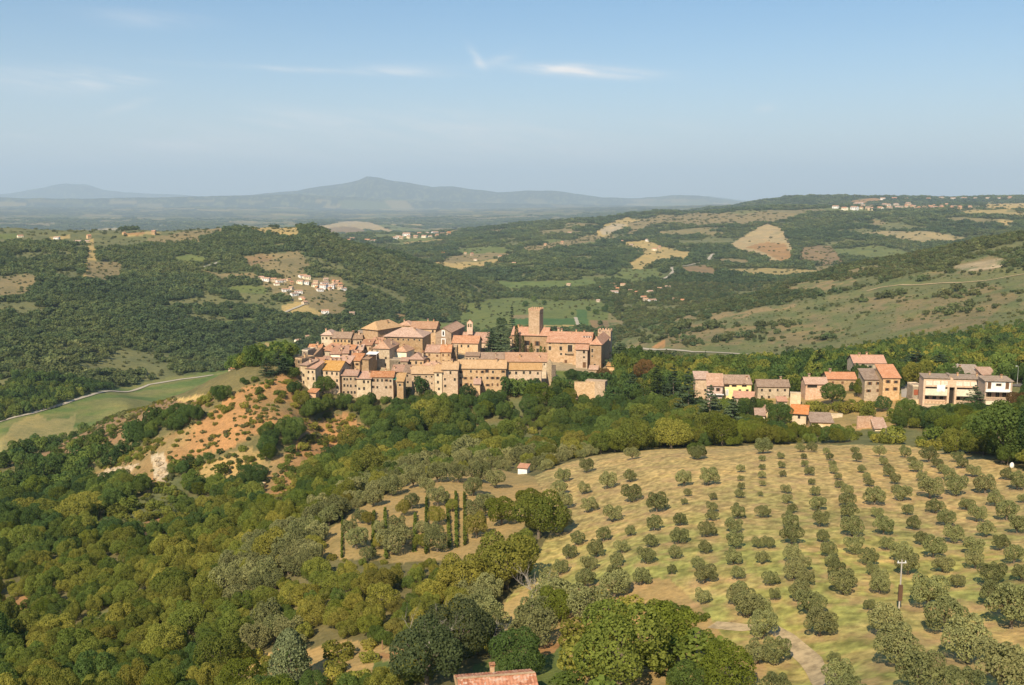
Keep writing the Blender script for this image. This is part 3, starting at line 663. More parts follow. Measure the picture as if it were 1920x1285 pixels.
def cedar_v(seed, h, r, tiers, n, leaf=.42, droop=.0):
    rs = np.random.RandomState(seed); Cs, Ns = [], []
    for k in range(tiers):
        f = k / (tiers - 1); z = h * (.10 + .88 * f); rr = r * (1 - f) ** .75 * (.8 + .4 * rs.rand()) + .25
        nb = 6 if f < .8 else 4
        for q in range(nb):
            th = rs.rand() * 6.283; L = rr * (.7 + .4 * rs.rand())
            m = max(4, int(n / tiers / nb * (1.6 - 1.1 * f)))
            u = rs.rand(m) ** .7 * L
            side = rs.normal(size=m) * .22 * (u + .3)
            x = math.cos(th) * u - math.sin(th) * side; y = math.sin(th) * u + math.cos(th) * side
            zz = z + .10 * u - droop * u + rs.normal(size=m) * .10
            Cs.append(np.stack([x, y, zz], 1)); Ns.append(np.tile([0, 0, 1.0], (m, 1)) + .35 * np.stack([x, y, 0 * x], 1) / (L + .1))
    return leaf_cards(np.concatenate(Cs), np.concatenate(Ns), leaf, rs, 1.0, .45)
def column_v(seed, h, r, n, leaf=.28, p=.55):
    rs = np.random.RandomState(seed)
    u = rs.rand(n); z = h * u; prof = r * np.minimum(1, (u * 7 + .3)) * np.sqrt(np.maximum(1 - u ** 2.2, .01)) ** p * (1 + .10 * np.sin(z * 2.3 + 3 * rs.rand(n)))
    th = rs.rand(n) * 6.283; rr = prof * (.82 + .22 * rs.rand(n))
    C = np.stack([rr * np.cos(th), rr * np.sin(th), z + .2], 1); N = np.stack([np.cos(th), np.sin(th), .35 + 0 * th], 1)
    return leaf_cards(C, N, leaf, rs, .9, .6)
CED_ME = [crown_mesh("cedar_crown", cedar_v(s, 13, 4.6, 13, 3600), M_CEDAR) for s in (51, 52, 53)]
FIR_ME = [crown_mesh("fir_crown", cedar_v(s, 15, 3.2, 18, 3200, .36, .12), M_CYPRESS) for s in (54, 55)]
CYP_ME = [crown_mesh("cypress_crown", column_v(61, 12, 1.15, 2400), M_CYPRESS)]
STR_TR = [trunk_mesh("straight_trunk", 8, 12, .26, .8, 3, 9)]

COUNT = {}
def put_tree(name, crown, trunk, x, y, scale, rz, label, cat, group, dz=0.0, zs=1.0, crown_only=False):
    e = empty(name, (x, y, float(hgt(x, y)) + dz), rz, label, cat, group)
    c = add_obj("crown", crown, e); c.scale = (scale, scale, scale * zs)
    if trunk is not None:
        tr = add_obj("trunk", trunk, e); tr.scale = (scale, scale, scale * zs)
    COUNT[cat] = COUNT.get(cat, 0) + 1
    return e, c

def jgrid(D0, D1, s, seed, az=R(34)):
    """jittered world grid between two distances"""
    rs = np.random.RandomState(seed)
    xs = np.arange(-D1 * math.sin(az), D1 * math.sin(az), s); ys = np.arange(D0 * math.cos(az), D1, s)
    X, Y = np.meshgrid(xs, ys); X = X.ravel() + (rs.rand(X.size) - .5) * s * .95; Y = Y.ravel() + (rs.rand(Y.size) - .5) * s * .95
    D = np.hypot(X, Y); A = np.arctan2(X, Y)
    k = (D >= D0) & (D < D1) & (np.abs(A) < az)
    return X[k], Y[k]
GTMAX = np.maximum.accumulate(GT, axis=0)
def seen(X, Y, Z, up):
    D = np.hypot(X, Y)
    ia = np.clip(((np.arctan2(X, Y) - AZ0) / (AZ1 - AZ0) * (NA - 1)).astype(int), 0, NA - 1)
    il = np.clip(((np.log(D) - LD0) / (LD1 - LD0) * (ND - 1)).astype(int) - 2, 0, ND - 1)
    return (Z + up - CAMZ) / D > GTMAX[il, ia]
def gn_scatter(name, label, pts, rot, scl, pick, sources, cat):
    me = bpy.data.meshes.new(name); me.vertices.add(len(pts)); me.vertices.foreach_set("co", np.asarray(pts, np.float32).ravel())
    for nm, ty, arr in (("rot", 'FLOAT', rot), ("pick", 'INT', pick)):
        a = me.attributes.new(nm, ty, 'POINT'); a.data.foreach_set("value", np.asarray(arr, np.int32 if ty == 'INT' else np.float32))
    a = me.attributes.new("scl", 'FLOAT_VECTOR', 'POINT'); a.data.foreach_set("vector", np.asarray(scl, np.float32).ravel())
    me.update()
    o = add_obj(name, me); tag(o, label, cat, kind='stuff')
    g = bpy.data.node_groups.new(name, 'GeometryNodeTree')
    g.interface.new_socket("Geometry", in_out='INPUT', socket_type='NodeSocketGeometry')
    g.interface.new_socket("Geometry", in_out='OUTPUT', socket_type='NodeSocketGeometry')
    gi = g.nodes.new('NodeGroupInput'); go = g.nodes.new('NodeGroupOutput')
    join = g.nodes.new('GeometryNodeJoinGeometry')
    for s in reversed(sources):
        oi = g.nodes.new('GeometryNodeObjectInfo'); oi.transform_space = 'ORIGINAL'
        oi.inputs['Object'].default_value = s; oi.inputs['As Instance'].default_value = True
        g.links.new(oi.outputs['Geometry'], join.inputs[0])
    ip = g.nodes.new('GeometryNodeInstanceOnPoints'); ip.inputs['Pick Instance'].default_value = True
    def attr(nm, dt):
        n = g.nodes.new('GeometryNodeInputNamedAttribute'); n.data_type = dt; n.inputs['Name'].default_value = nm; return n.outputs['Attribute']
    cx = g.nodes.new('ShaderNodeCombineXYZ'); g.links.new(attr("rot", 'FLOAT'), cx.inputs[2])
    g.links.new(gi.outputs[0], ip.inputs['Points']); g.links.new(join.outputs[0], ip.inputs['Instance'])
    g.links.new(attr("pick", 'INT'), ip.inputs['Instance Index']); g.links.new(cx.outputs[0], ip.inputs['Rotation'])
    g.links.new(attr("scl", 'FLOAT_VECTOR'), ip.inputs['Scale']); g.links.new(ip.outputs[0], go.inputs[0])
    md = o.modifiers.new("scatter", 'NODES'); md.node_group = g
    return o

# --- orchard olives: photo pixel of each tree's foot and its crown width in photo pixels
A5 = [(500,235,100),(335,300,110),(315,385,105),(345,480,120),(340,635,150),(480,380,90),(510,500,120),(635,345,120),(785,300,90),(800,430,140),(1145,330,110),(1310,320,130),(665,565,130),(965,500,150),
 (1170,395,60),(1150,450,50),(1340,420,60),(1525,235,60),(1525,290,45),(1525,350,50),(1515,405,70),(1505,545,100),(1330,500,80),(1330,557,80),(610,695,110),(790,660,75),(950,625,110),(1120,590,95),
 (1110,710,125),(1300,665,120),(1470,640,120),(1475,745,120),(1475,850,120),(430,720,110),(380,812,100),(560,805,120),(730,775,100),(925,735,100),(1285,775,95),(1085,810,100),(890,845,125),
 (320,915,110),(505,895,115),(700,865,100),(490,1010,140),(680,965,120),(865,985,125),(1065,915,65),(1285,970,150),(1240,880,90),(1500,950,100),(1540,1190,160),(1660,1190,140),(1520,1060,110),
 (250,1000,140),(460,1170,180),(800,150,100),(1240,150,100),(1675,110,110),(1270,1110,110)]
A6 = [(105,240,50),(105,300,50),(105,360,55),(110,415,45),(95,485,35),(110,630,100),(75,845,85),(150,845,85),(110,950,100),(165,1100,115),
 (235,225,55),(240,290,55),(250,350,55),(270,465,70),(280,535,75),(315,600,70),(300,705,120),(310,815,140),(320,940,130),(380,1010,130),(410,1105,120),
 (395,225,45),(400,280,50),(430,340,70),(447,405,50),(470,480,70),(495,580,115),(505,695,110),(525,800,95),(570,905,110),(590,975,100),(620,1045,130),(680,1120,130),
 (550,195,50),(575,235,55),(595,280,55),(600,328,65),(630,370,55),(640,425,60),(690,480,90),(690,555,115),(710,640,120),(730,760,150),(745,885,130),
 (745,190,60),(760,245,70),(795,320,60),(830,370,55),(845,415,70),(885,545,140),(905,630,80),(945,750,130),(965,855,95),(840,960,120),(870,1030,90),(930,1108,120),
 (920,210,80),(945,270,60),(975,310,60),(990,350,80),(1020,400,75),(1080,515,120),(1035,460,70),(1110,615,75),(1155,715,90),(1210,820,100),(1075,935,140),(1115,1030,150),
 (1095,215,80),(1145,265,60),(1170,315,90),(1215,380,70),(1235,430,70),(1265,500,150),(1305,600,110),(1375,690,115),(1435,805,125),(1290,910,150),(1355,1010,120),
 (1260,245,120),(1315,285,80),(1350,330,70),(1400,370,80),(1450,480,140),(1520,580,90),(1590,660,110),(1655,765,110),(1750,855,110),(1560,890,130),(1580,985,120),(1700,1105,170),
 (1460,245,80),(1490,290,80),(1565,350,90),(1650,465,170),(1720,555,100),(1800,650,140),(1870,740,120),(1870,440,120),(1800,370,80),(1910,530,60),(1850,950,120),(1900,1070,120),(370,175,70),(450,175,80),(110,185,120)]
A7 = [(400,380,110),(470,440,150),(540,560,150),(510,690,130),(610,695,140),(740,360,120),(780,440,150),(835,545,170),(603,355,60),(1100,410,65),(960,325,125),(1410,395,180),(1500,540,200),(1620,690,280),(1185,540,170),(1250,700,220),
 (1155,322,100),(1560,290,80),(1750,385,130),(1850,505,220),(910,690,65),(940,840,170),(1365,850,220),(1790,840,260),(700,250,100),(1000,900,160),(600,880,150),(1600,900,180)]
OLV = [(960 + x * .28125, 820 + y * .28125, w * .28125) for x, y, w in A5] + [(1400 + x * .27083, 800 + y * .27083, w * .27083) for x, y, w in A6] + [(1240 + x * .354167, 1000 + y * .354167, w * .354167) for x, y, w in A7]
olv_list = []
for (px, py, w) in OLV:
    x, y, z = ground(px, py, 40, 300); D = math.hypot(x, y)
    slant = math.hypot(D, CAMZ - z)
    olv_list.append((px, py, x, y, D, w * slant / F))
olv_list.sort(key=lambda q: q[4])
ORDN = ["first", "second", "third", "fourth", "fifth", "sixth", "seventh", "eighth", "ninth", "tenth", "eleventh", "twelfth", "thirteenth", "fourteenth", "fifteenth", "sixteenth", "seventeenth", "eighteenth", "nineteenth", "twentieth"]
_tens = [('twenty', 20), ('thirty', 30), ('forty', 40), ('fifty', 50)]
for _t, _n in _tens:
    ORDN.append({20: 'twentieth', 30: 'thirtieth', 40: 'fortieth', 50: 'fiftieth'}[_n]) if _n > 20 else None
    ORDN += [_t + '-' + o for o in ORDN[:9]]
def size_word(w): return "broad" if w > 5.6 else "small" if w < 3.4 else "middling"
row_n = 13
_sub = GD < 310                          # tilled soil ring under every olive
_x, _y = GX[_sub], GY[_sub]; _m = np.zeros(len(_x))
_wob = fbm(_x / 1.3, _y / 1.3, 3, 401)
for (_px, _py, ox, oy, _D, ow) in olv_list:
    _dd = np.hypot(_x - ox, (_y - oy)) / (ow * .62)
    _m = np.maximum(_m, np.clip(1.45 - _dd + (_wob - .5) * 1.4, 0, 1))
_m = _m * .62
_c = GC[_sub]; _c = _c * (1 - _m[:, None]) + np.array((.44, .285, .15)) * _m[:, None]; GC[_sub] = _c
g_obj.data.color_attributes['Col'].data.foreach_set("color", np.concatenate([GC.reshape(-1, 3), np.ones((NA * ND, 1))], 1).astype(np.float32).ravel())
rows = [olv_list[i:i + row_n] for i in range(0, len(olv_list), row_n)]
for ri, row in enumerate(rows):
    row.sort(key=lambda q: q[0])
    for ci, (px, py, x, y, D, w) in enumerate(row):
        ed = "bottom edge of the view" if ri < len(rows) / 2 else "top edge of the orchard"
        rr = ORDN[ri] if ri < len(rows) / 2 else ORDN[len(rows) - 1 - ri]
        lab = f"{size_word(w)} olive, {ORDN[ci]} from left in {rr} rank from the {ed}"
        k = rnd.randrange(4)
        s = w / (4.2 if w < 5 else 5.0)
        put_tree("olive_tree", OLV_ME[k], OLV_TR[k % 3], x, y, s, rnd.random() * 6.28, lab, "olive tree", "olive trees of the orchard", zs=rnd.uniform(.95, 1.2))

# --- woods
def is_sparse(X, Y, Z):
    col, den, cls = cover(X, Y, Z); return den, cls
bands = [(62, 235, 3.5, 101), (235, 430, 4.6, 102), (430, 900, 6.3, 103), (900, 2000, 7.6, 104), (2000, 3600, 13.0, 105), (3600, 6500, 22.0, 106), (6500, 12000, 42.0, 107)]
NOTREE = [ # (Dmin, Dmax, polygon in photo pixels): clearings kept free for houses, roads and trees placed one by one
 (40, 160, [(820,1235),(1020,1228),(1060,1500),(760,1500)]),
]
wood = []
for (d0, d1, s, sd) in bands:
    X, Y = jgrid(d0, d1, s, sd); Z = hgt(X, Y)
    den, cls = is_sparse(X, Y, Z)
    rs = np.random.RandomState(sd + 50)
    clump = fbm(X / 14, Y / 14, 3, 17)
    k = (rs.rand(len(X)) < den) & seen(X, Y, Z, 14)
    if d0 < 430: k &= (clump > .30) | (rs.rand(len(X)) < .5)
    # the valley's field lines stay open
    PX, PY = to_px(X, Y, Z); D = np.hypot(X, Y)
    k &= (PX > -160) & (PX < 2080) & (PY < 1420)
    for (a0, a1, poly) in NOTREE: k &= ~(inpoly(PX, PY, poly) & (D > a0) & (D < a1))
    X, Y, Z, D, den, cls, PX, PY = [q[k] for q in (X, Y, Z, D, den, cls, PX, PY)]
    wood.append((X, Y, Z, D, den, cls, s, PX, PY))
# nearest woods: the 290 that show largest are single trees
Xn, Yn, Zn, Dn, den_n, cls_n, s0, PXn, PYn = [np.concatenate([wood[0][i], wood[1][i]]) if i != 6 else 4.3 for i in range(9)]
rs = np.random.RandomState(5)
OLZ = [[(440,1150),(400,1090),(520,1000),(640,930),(700,930),(640,1000),(600,1060),(540,1100)],
       [(640,925),(760,880),(900,862),(1030,862),(1120,850),(1120,870),(1030,905),(960,900),(860,900),(740,940),(680,950)],
       [(860,1090),(1010,1110),(1010,1200),(930,1230),(870,1180)], [(950,1180),(1010,1120),(1130,1080),(1180,1110),(1080,1200),(1000,1240)], [(470,1180),(540,1170),(560,1230),(480,1240)],
       [(890,905),(960,900),(960,1010),(900,1030)]]
LMZ = [[(1120,850),(1240,812),(1420,795),(1560,812),(1730,800),(1930,780),(1860,850),(1500,836),(1330,842),(1200,852)],
       [(1220,1100),(1290,1080),(1330,1180),(1380,1290),(1300,1300),(1240,1200)], [(600,1130),(700,1120),(700,1220),(620,1220)], [(860,1235),(1000,1060),(960,1060),(840,1180)]]
def inany(px, py, zs):
    m = np.zeros(px.shape, bool)
    for z in zs: m |= inpoly(px, py, z)
    return m
olz_n = inany(PXn, PYn, OLZ) & (rs.rand(len(Xn)) < .85)
lmz_n = inany(PXn, PYn, LMZ) & (rs.rand(len(Xn)) < .6)
size = .62 + .75 * rs.rand(len(Xn)) ** 1.6 ; big = rs.rand(len(Xn)) < .10; size = np.where(big, size * 1.45, size)
size = np.where((den_n < .5) & (Dn > 160), size * .62, size)
size = np.where((den_n >= .69) & (den_n < .75) & (Dn > 230), size * .5, size)
size = np.where(Dn > 300, size * 1.08, size)
size = np.where((PXn < 1030) & (Dn < 300), size * .70, size)
size = size * np.interp(Dn, [60, 90, 130, 170], [.5, .62, .82, 1.0])
# trees that would hide the orchard, the vine rows, the town's walls, the hamlet or the valley field stay low or are left out
SHIELD = [([(1700,640),(1930,640),(1930,756),(1700,750)], 250, 425), ([(1300,640),(1700,640),(1700,742),(1480,746),(1300,742)], 250, 425), (ORCH, 40, 240), (VINE, 100, 215), ([(560,600),(1030,600),(1030,722),(1000,730),(700,738),(560,728)], 250, 432), ([(1030,600),(1170,600),(1150,702),(1030,700)], 250, 470), ([(1075,700),(1140,700),(1140,742),(1075,735)], 250, 440),
          ([(1300,640),(1920,640),(1920,752),(1850,752),(1700,762),(1580,796),(1460,790),(1380,768),(1300,742)], 250, 375), ([(-100,700),(520,660),(480,698),(240,768),(0,842),(-100,870)], 250, 700),
          ([(560,700),(520,700),(440,742),(370,790),(290,825),(200,872),(290,895),(320,870),(390,840),(440,835),(500,790)], 200, 398)]
def shielded(X, Y, Z, h):
    tx, ty = to_px(X, Y, Z + h); D = np.hypot(X, Y); m = np.zeros(len(X), bool)
    for poly, a0, a1 in SHIELD: m |= inpoly(tx, ty, poly) & (D > a0) & (D < a1)
    return m
for _f in (.72, .72, .72):
    _m = shielded(Xn, Yn, Zn, size * 5.6); size = np.where(_m, size * _f, size)
gone_n = shielded(Xn, Yn, Zn, size * 5.6) & (Dn > 225)
size = np.where(gone_n, 0.0, size)
appar = size / Dn * ((PXn > -20) & (PXn < 1940) & (PYn < 1300)) * (den_n > .8) * (~olz_n) * (~gone_n)
order = np.argsort(-appar); single = np.zeros(len(Xn), bool); single[order[:290]] = True
def where_words(px, py):
    if px > 1030: return "on the slope between the farm roof and the orchard"
    if px > 850: return "in the thicket behind the farm roof"
    if py > 1180: return "in the wood along the bottom edge" if px < 420 else "beside the clearing left of the farm roof"
    if px > 560: return "in the wood below the vine rows"
    if px > 300: return "in the oak wood between the vine rows and the left slope"
    return "in the oak wood at the left edge"
tone = ["yellow-green", "olive-green", "mid green"]
for i in np.where(single)[0]:
    k = int(rs.randint(4)); w = where_words(PXn[i], PYn[i])
    szw = "large" if size[i] > 1.25 else "low" if size[i] < .8 else "rounded"
    w2 = w.replace(", well left of the farm roof", "")
    put_tree("oak_tree", LIME_ME[k % 2] if lmz_n[i] else OAK_ME[k], OAK_TR[k % 2], Xn[i], Yn[i], float(size[i]), float(rs.rand() * 6.28), f"{szw} oak {w2}", "oak tree", f"{szw} oaks {w2}", dz=-.4, zs=float(.8 + .25 * rs.rand()))
# olives outside the orchard
olsel = np.where(olz_n & ~gone_n)[0]; olsel = olsel[np.argsort(Dn[olsel])]
for i in olsel[:75]:
    k = int(rs.randint(4)); px, py = PXn[i], PYn[i]
    w = "beside the vine rows" if py < 1000 and px > 600 else "on the slope below the vine rows" if px < 700 else "in the thicket between the wood and the orchard"
    put_tree("olive_tree", OLV_ME[k], OLV_TR[k % 3], Xn[i], Yn[i], float(rs.uniform(.85, 1.35)), float(rs.rand() * 6.28), f"grey-green olive growing close among others {w}", "olive tree", f"olives {w}", zs=1.1)
# trees placed one by one: (pixel x, pixel y of the foot, crown width px, kind, Dmin, Dmax, label)
LM = [
 (606,742,46,'dense',380,470,"dark round tree against the town wall's lowest left house"),
 (552,742,34,'dense',380,470,"green tree at the foot of the town's left end"),
 (566,764,40,'lime',360,460,"light green tree beside the small red-roofed shed"),
 (876,752,38,'dense',380,460,"bushy tree in front of the long row with orange roofs"),
 (762,742,22,'lime',380,460,"narrow green tree between the two lower town houses"),
 (1010,766,60,'lime',380,440,"big round light green tree under the long row's right end"),
 (1052,782,54,'dense',370,440,"large green tree below the castle's stone terrace"),
 (1108,796,40,'dense',370,440,"large dark tree in front of the arched terrace wall"),
 (1072,712,34,'clip',440,480,"round trimmed tree at the left of the row in front of the castle gate"),
 (1092,714,32,'clip',440,480,"round trimmed tree, second in the row in front of the castle gate"),
 (1112,716,32,'clip',440,480,"round trimmed tree, third in the row in front of the castle gate"),
 (1131,717,34,'rust',440,480,"browning trimmed tree, fourth in the row in front of the castle gate"),
 (1148,718,30,'clip',440,480,"round trimmed tree at the right end of the row before the castle"),
 (1165,720,34,'dense',430,500,"green tree beyond the right end of the terrace wall"),
 (1208,712,48,'rust',430,520,"rust-brown tree in the wood right of the castle"),
 (1182,702,40,'lime',430,520,"light green tree beside the castle's right flank"),
 (1880,868,120,'big',240,330,"huge dark oak at the top right corner of the orchard"),
 (1935,872,110,'big',240,330,"huge oak cut by the right edge above the orchard"),
 (1838,846,70,'big',250,330,"dark oak left of the huge one at the orchard's corner"),
 (1306,860,40,'dense',240,300,"dark lone tree on the orchard's upper edge"),
 (1560,760,52,'dense',350,440,"bushy green tree under the long stone house with the orange roof"),
 (1617,745,40,'lime',370,440,"round light green tree between the terraced houses"),
 (1655,772,34,'dense',350,420,"dark bushy tree in the garden of the tall stone houses"),
 (1700,788,48,'dense',340,400,"wide leafy tree below the paved yard"),
 (1460,800,56,'dense',330,400,"round tree between the low red roof and the small tiled cottage"),
 (1378,742,20,'lime',360,430,"small light green tree by the outside stair of the yellow house"),
 (1905,770,40,'rust',350,420,"reddish tree beside the white-fronted end house"),
 (1040,1165,80,'lime',90,160,"bright green tree behind the farm roof at its right"),
 (1165,1285,190,'bigo',80,115,"big dense oak in the clump at the orchard's lower left corner"),
 (1250,1225,120,'lime',85,120,"yellow-green leafy tree at the orchard's lower left corner"),
 (1290,1310,90,'dense',75,105,"dark dense tree at the bottom edge right of the farm roof"),
 (1360,1300,110,'lime',78,105,"yellow-green tree on the bottom edge by the dirt track"),
 (970,1268,110,'dense',85,120,"dark green tree behind the farm roof ridge"),
 (800,1290,150,'grey',85,120,"wide grey-green tree around the bare branches"),
 (860,1240,140,'grey',90,125,"grey-green tree right of the bare branches"),
 (1010,1010,110,'bigo',150,230,"tall dark oak at the upper left corner of the orchard"),
 (950,1105,130,'bigo',130,190,"largest spreading oak beside the orchard's left edge"),
 (870,1120,100,'bigo',130,190,"spreading brown-green oak left of the largest one"),
 (940,985,70,'lime',180,250,"round yellow-green tree below the tiny white hut"),
 (992,965,64,'lime',180,250,"round light green tree right below the tiny white hut"),
 (456,1300,80,'lime',100,150,"round bright tree cut by the bottom edge beside the pale path"),
]
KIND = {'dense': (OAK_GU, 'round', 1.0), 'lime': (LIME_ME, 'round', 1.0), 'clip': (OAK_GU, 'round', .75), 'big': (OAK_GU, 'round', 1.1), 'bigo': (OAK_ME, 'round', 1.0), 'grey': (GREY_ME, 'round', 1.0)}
RUST_ME = [crown_mesh("rust_crown", OAKV[2], M_RUST)]
KIND['rust'] = (RUST_ME, 'round', 1.0)
lm_xy = []
for (px, py, w, kind, d0, d1, lab) in LM:
    x, y, z = ground(px, py, d0, d1); D = math.hypot(x, y)
    W_ = w * math.hypot(D, CAMZ - z) / F
    mes, _, zs = KIND[kind]; me_ = mes[rnd.randrange(len(mes))]
    base = 6.6
    put_tree("broad_tree", me_, OAK_TR[0], x, y, W_ / base, rnd.random() * 6.28, lab, "tree", None, dz=-.3, zs=zs)
    lm_xy.append((x, y, W_ * .5))
CON = [
 (939,668,50,74,'cedar',470,520,"big dark cedar in the garden between the church and the castle"),
 (921,668,38,54,'cedar',470,520,"dark cedar leaning on the left of the big one by the castle garden"),
 (968.5,661,9,52,'cyp',470,520,"tall slim cypress in front of the castle's left wing"),
 (980,662,7,34,'cyp',470,520,"second slim cypress, the shorter one by the castle wall"),
 (664,622,44,34,'cedar',480,560,"wide dark cedar behind the upper town's roofs"),
 (524,700,40,50,'cedar',430,520,"dark cedar on the ridge left of the town"),
 (500,706,32,38,'cedar',430,520,"leftmost dark cedar on the ridge left of the town"),
 (545,688,34,42,'fir',440,520,"dark fir touching the town's left end"),
 (1160,690,44,56,'cedar',460,520,"broad cedar at the castle's right flank"),
 (1186,745,40,52,'cedar',400,460,"cedar below the castle terrace at its right"),
 (1232,760,46,76,'fir',390,450,"tall fir left of the terraced houses"),
 (1262,764,44,82,'cedar',380,450,"tallest cedar left of the first terraced house"),
 (1290,780,50,92,'cedar',370,430,"large blue-green cedar before the first terraced house"),
 (1330,800,56,80,'cedar',350,410,"spreading cedar in front of the pink balcony house"),
 (1372,812,56,70,'cedar',340,400,"spreading cedar below the yellow house"),
 (1411,790,15,46,'cyp',350,420,"lone dark cypress beside the orange-roofed house"),
 (1322,700,26,44,'cedar',460,540,"pale cedar behind the first terraced houses"),
 (1452,706,16,34,'fir',460,540,"narrow dark fir behind the long tiled house"),
 (1536,700,34,46,'fir',460,560,"dark fir behind the salmon-walled house"),
 (1612,712,18,36,'fir',420,470,"dark conifer at the corner of the upper stone house"),
 (1670,690,30,40,'fir',460,560,"dark fir behind the tall stone houses"),
 (1716,700,60,46,'cedar',450,540,"wide layered cedar behind the brick terrace"),
 (1760,706,60,44,'cedar',450,540,"second wide cedar behind the brick terrace"),
 (1826,770,44,46,'cedar',355,400,"spreading cedar in front of the brick terrace"),
 (1820,682,26,46,'fir',480,600,"tall dark fir on the rise above the brick terrace"),
 (1850,672,30,42,'fir',500,620,"dark fir high on the slope above the white-fronted house"),
 (545,1290,72,112,'pale',95,140,"pale green cypress-like conifer at the bottom of the view"),
 (960,640,16,70,'fir',1000,1300,"hazy tall poplar standing in the valley behind the cedar"),
]
m_p = crown_mesh("pale_crown", column_v(71, 12, 4.0, 5200, .42, 1.1), M_PALE)
for (px, py, w, h, kind, d0, d1, lab) in CON:
    x, y, z = ground(px, py, d0, d1); D = math.hypot(x, y); S = math.hypot(D, CAMZ - z) / F
    W_, H_ = w * S, h * S
    me_, bw, bh = {'cedar': (CED_ME[rnd.randrange(3)], 8.2, 13.2), 'fir': (FIR_ME[rnd.randrange(2)], 5.6, 15.2), 'cyp': (CYP_ME[0], 2.3, 12.2), 'pale': (m_p, 8.0, 12.2)}[kind]
    nm = {'cedar': 'cedar_tree', 'fir': 'fir_tree', 'cyp': 'cypress_tree', 'pale': 'conifer_tree'}[kind]
    e = empty(nm, (x, y, float(hgt(x, y)) - .3), rnd.random() * 6.28, lab, {'cedar': 'cedar', 'fir': 'fir', 'cyp': 'cypress', 'pale': 'conifer'}[kind])
    c = add_obj("crown", me_, e); c.scale = (W_ / bw, W_ / bw, H_ / bh)
    tr = add_obj("trunk", STR_TR[0], e); tr.scale = (.9, .9, H_ / 15)
    lm_xy.append((x, y, W_ * .5))
# lone trees dotted over the valley fields, in the far haze
VT = [(905,640,26),(940,612,22),(985,575,14),(1001,566,13),(1020,572,12),(1042,565,12),(1073,591,8),(1103,583,11),(1118,590,14),(1135,585,15),(1125,610,12),(1150,570,13),(1165,585,14),(870,585,20),(895,578,14),(835,600,18),(1095,560,12),(1060,551,10),(1110,552,12),(1180,560,14),(1200,575,14),(1170,545,12),(1215,545,12),(1010,545,9),(930,560,12),(955,550,10),(1240,590,13),(1185,600,12),(1210,615,14),(1000,592,8)]
near_v = []
for j, (px, py, w) in enumerate(VT):
    x, y, z = ground(px, py, 900, 2600); S = math.hypot(math.hypot(x, y), CAMZ - z) / F
    src = MID_ME[j % 3] if j < 12 else SCR_ME[j % 3] if j < 18 else FAR_ME[j % 3]
    e = empty("valley_tree", (x, y, z - .5), rnd.random() * 6.28, "round tree standing loose among the valley fields behind the castle" , "tree", "loose trees of the valley fields")
    c = add_obj("crown", src, e); s = w * S / 6.8; c.scale = (s, s, s)
def first_user(me):
    for o in COL.objects:
        if o.data is me: return o
    return None
# make sure every crown used by the far woods belongs to some tree that stands in view
def ensure(meshes, px, py, w, d0, d1, lab):
    out = []
    for j, me_ in enumerate(meshes):
        o = first_user(me_)
        if o is None:
            x, y, z = ground(px + 14 * j, py + 3 * (j % 2), d0, d1); S = math.hypot(math.hypot(x, y), CAMZ - z) / F
            e = empty("edge_tree", (x, y, z - .3), rnd.random() * 6.28, lab, "tree", "edge trees " + lab[:24])
            o = add_obj("crown", me_, e); base = 4.4 if me_ in OLV_ME + OLM_ME else 6.8; s = w * S / base; o.scale = (s, s, s)
        out.append(o)
    return out
S_OAK = ensure(OAK_ME, 700, 1150, 40, 90, 200, "oak in the wood left of the farm roof")
S_GU = ensure(OAK_GU, 1150, 800, 40, 300, 420, "dark tree in the gully under the castle terrace")
S_LI = ensure(LIME_ME, 1240, 830, 30, 260, 420, "light green tree just above the orchard's top edge")
S_MID = ensure(MID_ME, 60, 780, 20, 600, 900, "tree on the edge of the green valley field at the left")
S_MIDO = ensure(MIDO_ME, 330, 880, 24, 250, 500, "low bush on the bare orange spur")
S_OLM = ensure(OLM_ME, 230, 785, 18, 380, 640, "olive on the terrace below the bare spur")
S_FAR = ensure(FAR_ME, 420, 600, 10, 1000, 1800, "tree on the wooded hill across the left valley")
S_SCR = ensure(SCR_ME, 1500, 620, 9, 700, 1700, "shrub on the stony hillside at the right")
S_OLV = [first_user(m) for m in OLV_ME]

def keep_off(X, Y, extra=0.0):
    k = np.ones(len(X), bool)
    for (x, y, r) in lm_xy: k &= (X - x) ** 2 + (Y - y) ** 2 > (r * .75 + 1.0) ** 2
    return k
BOXES = []      # building footprints are filled in below, woods are scattered after them
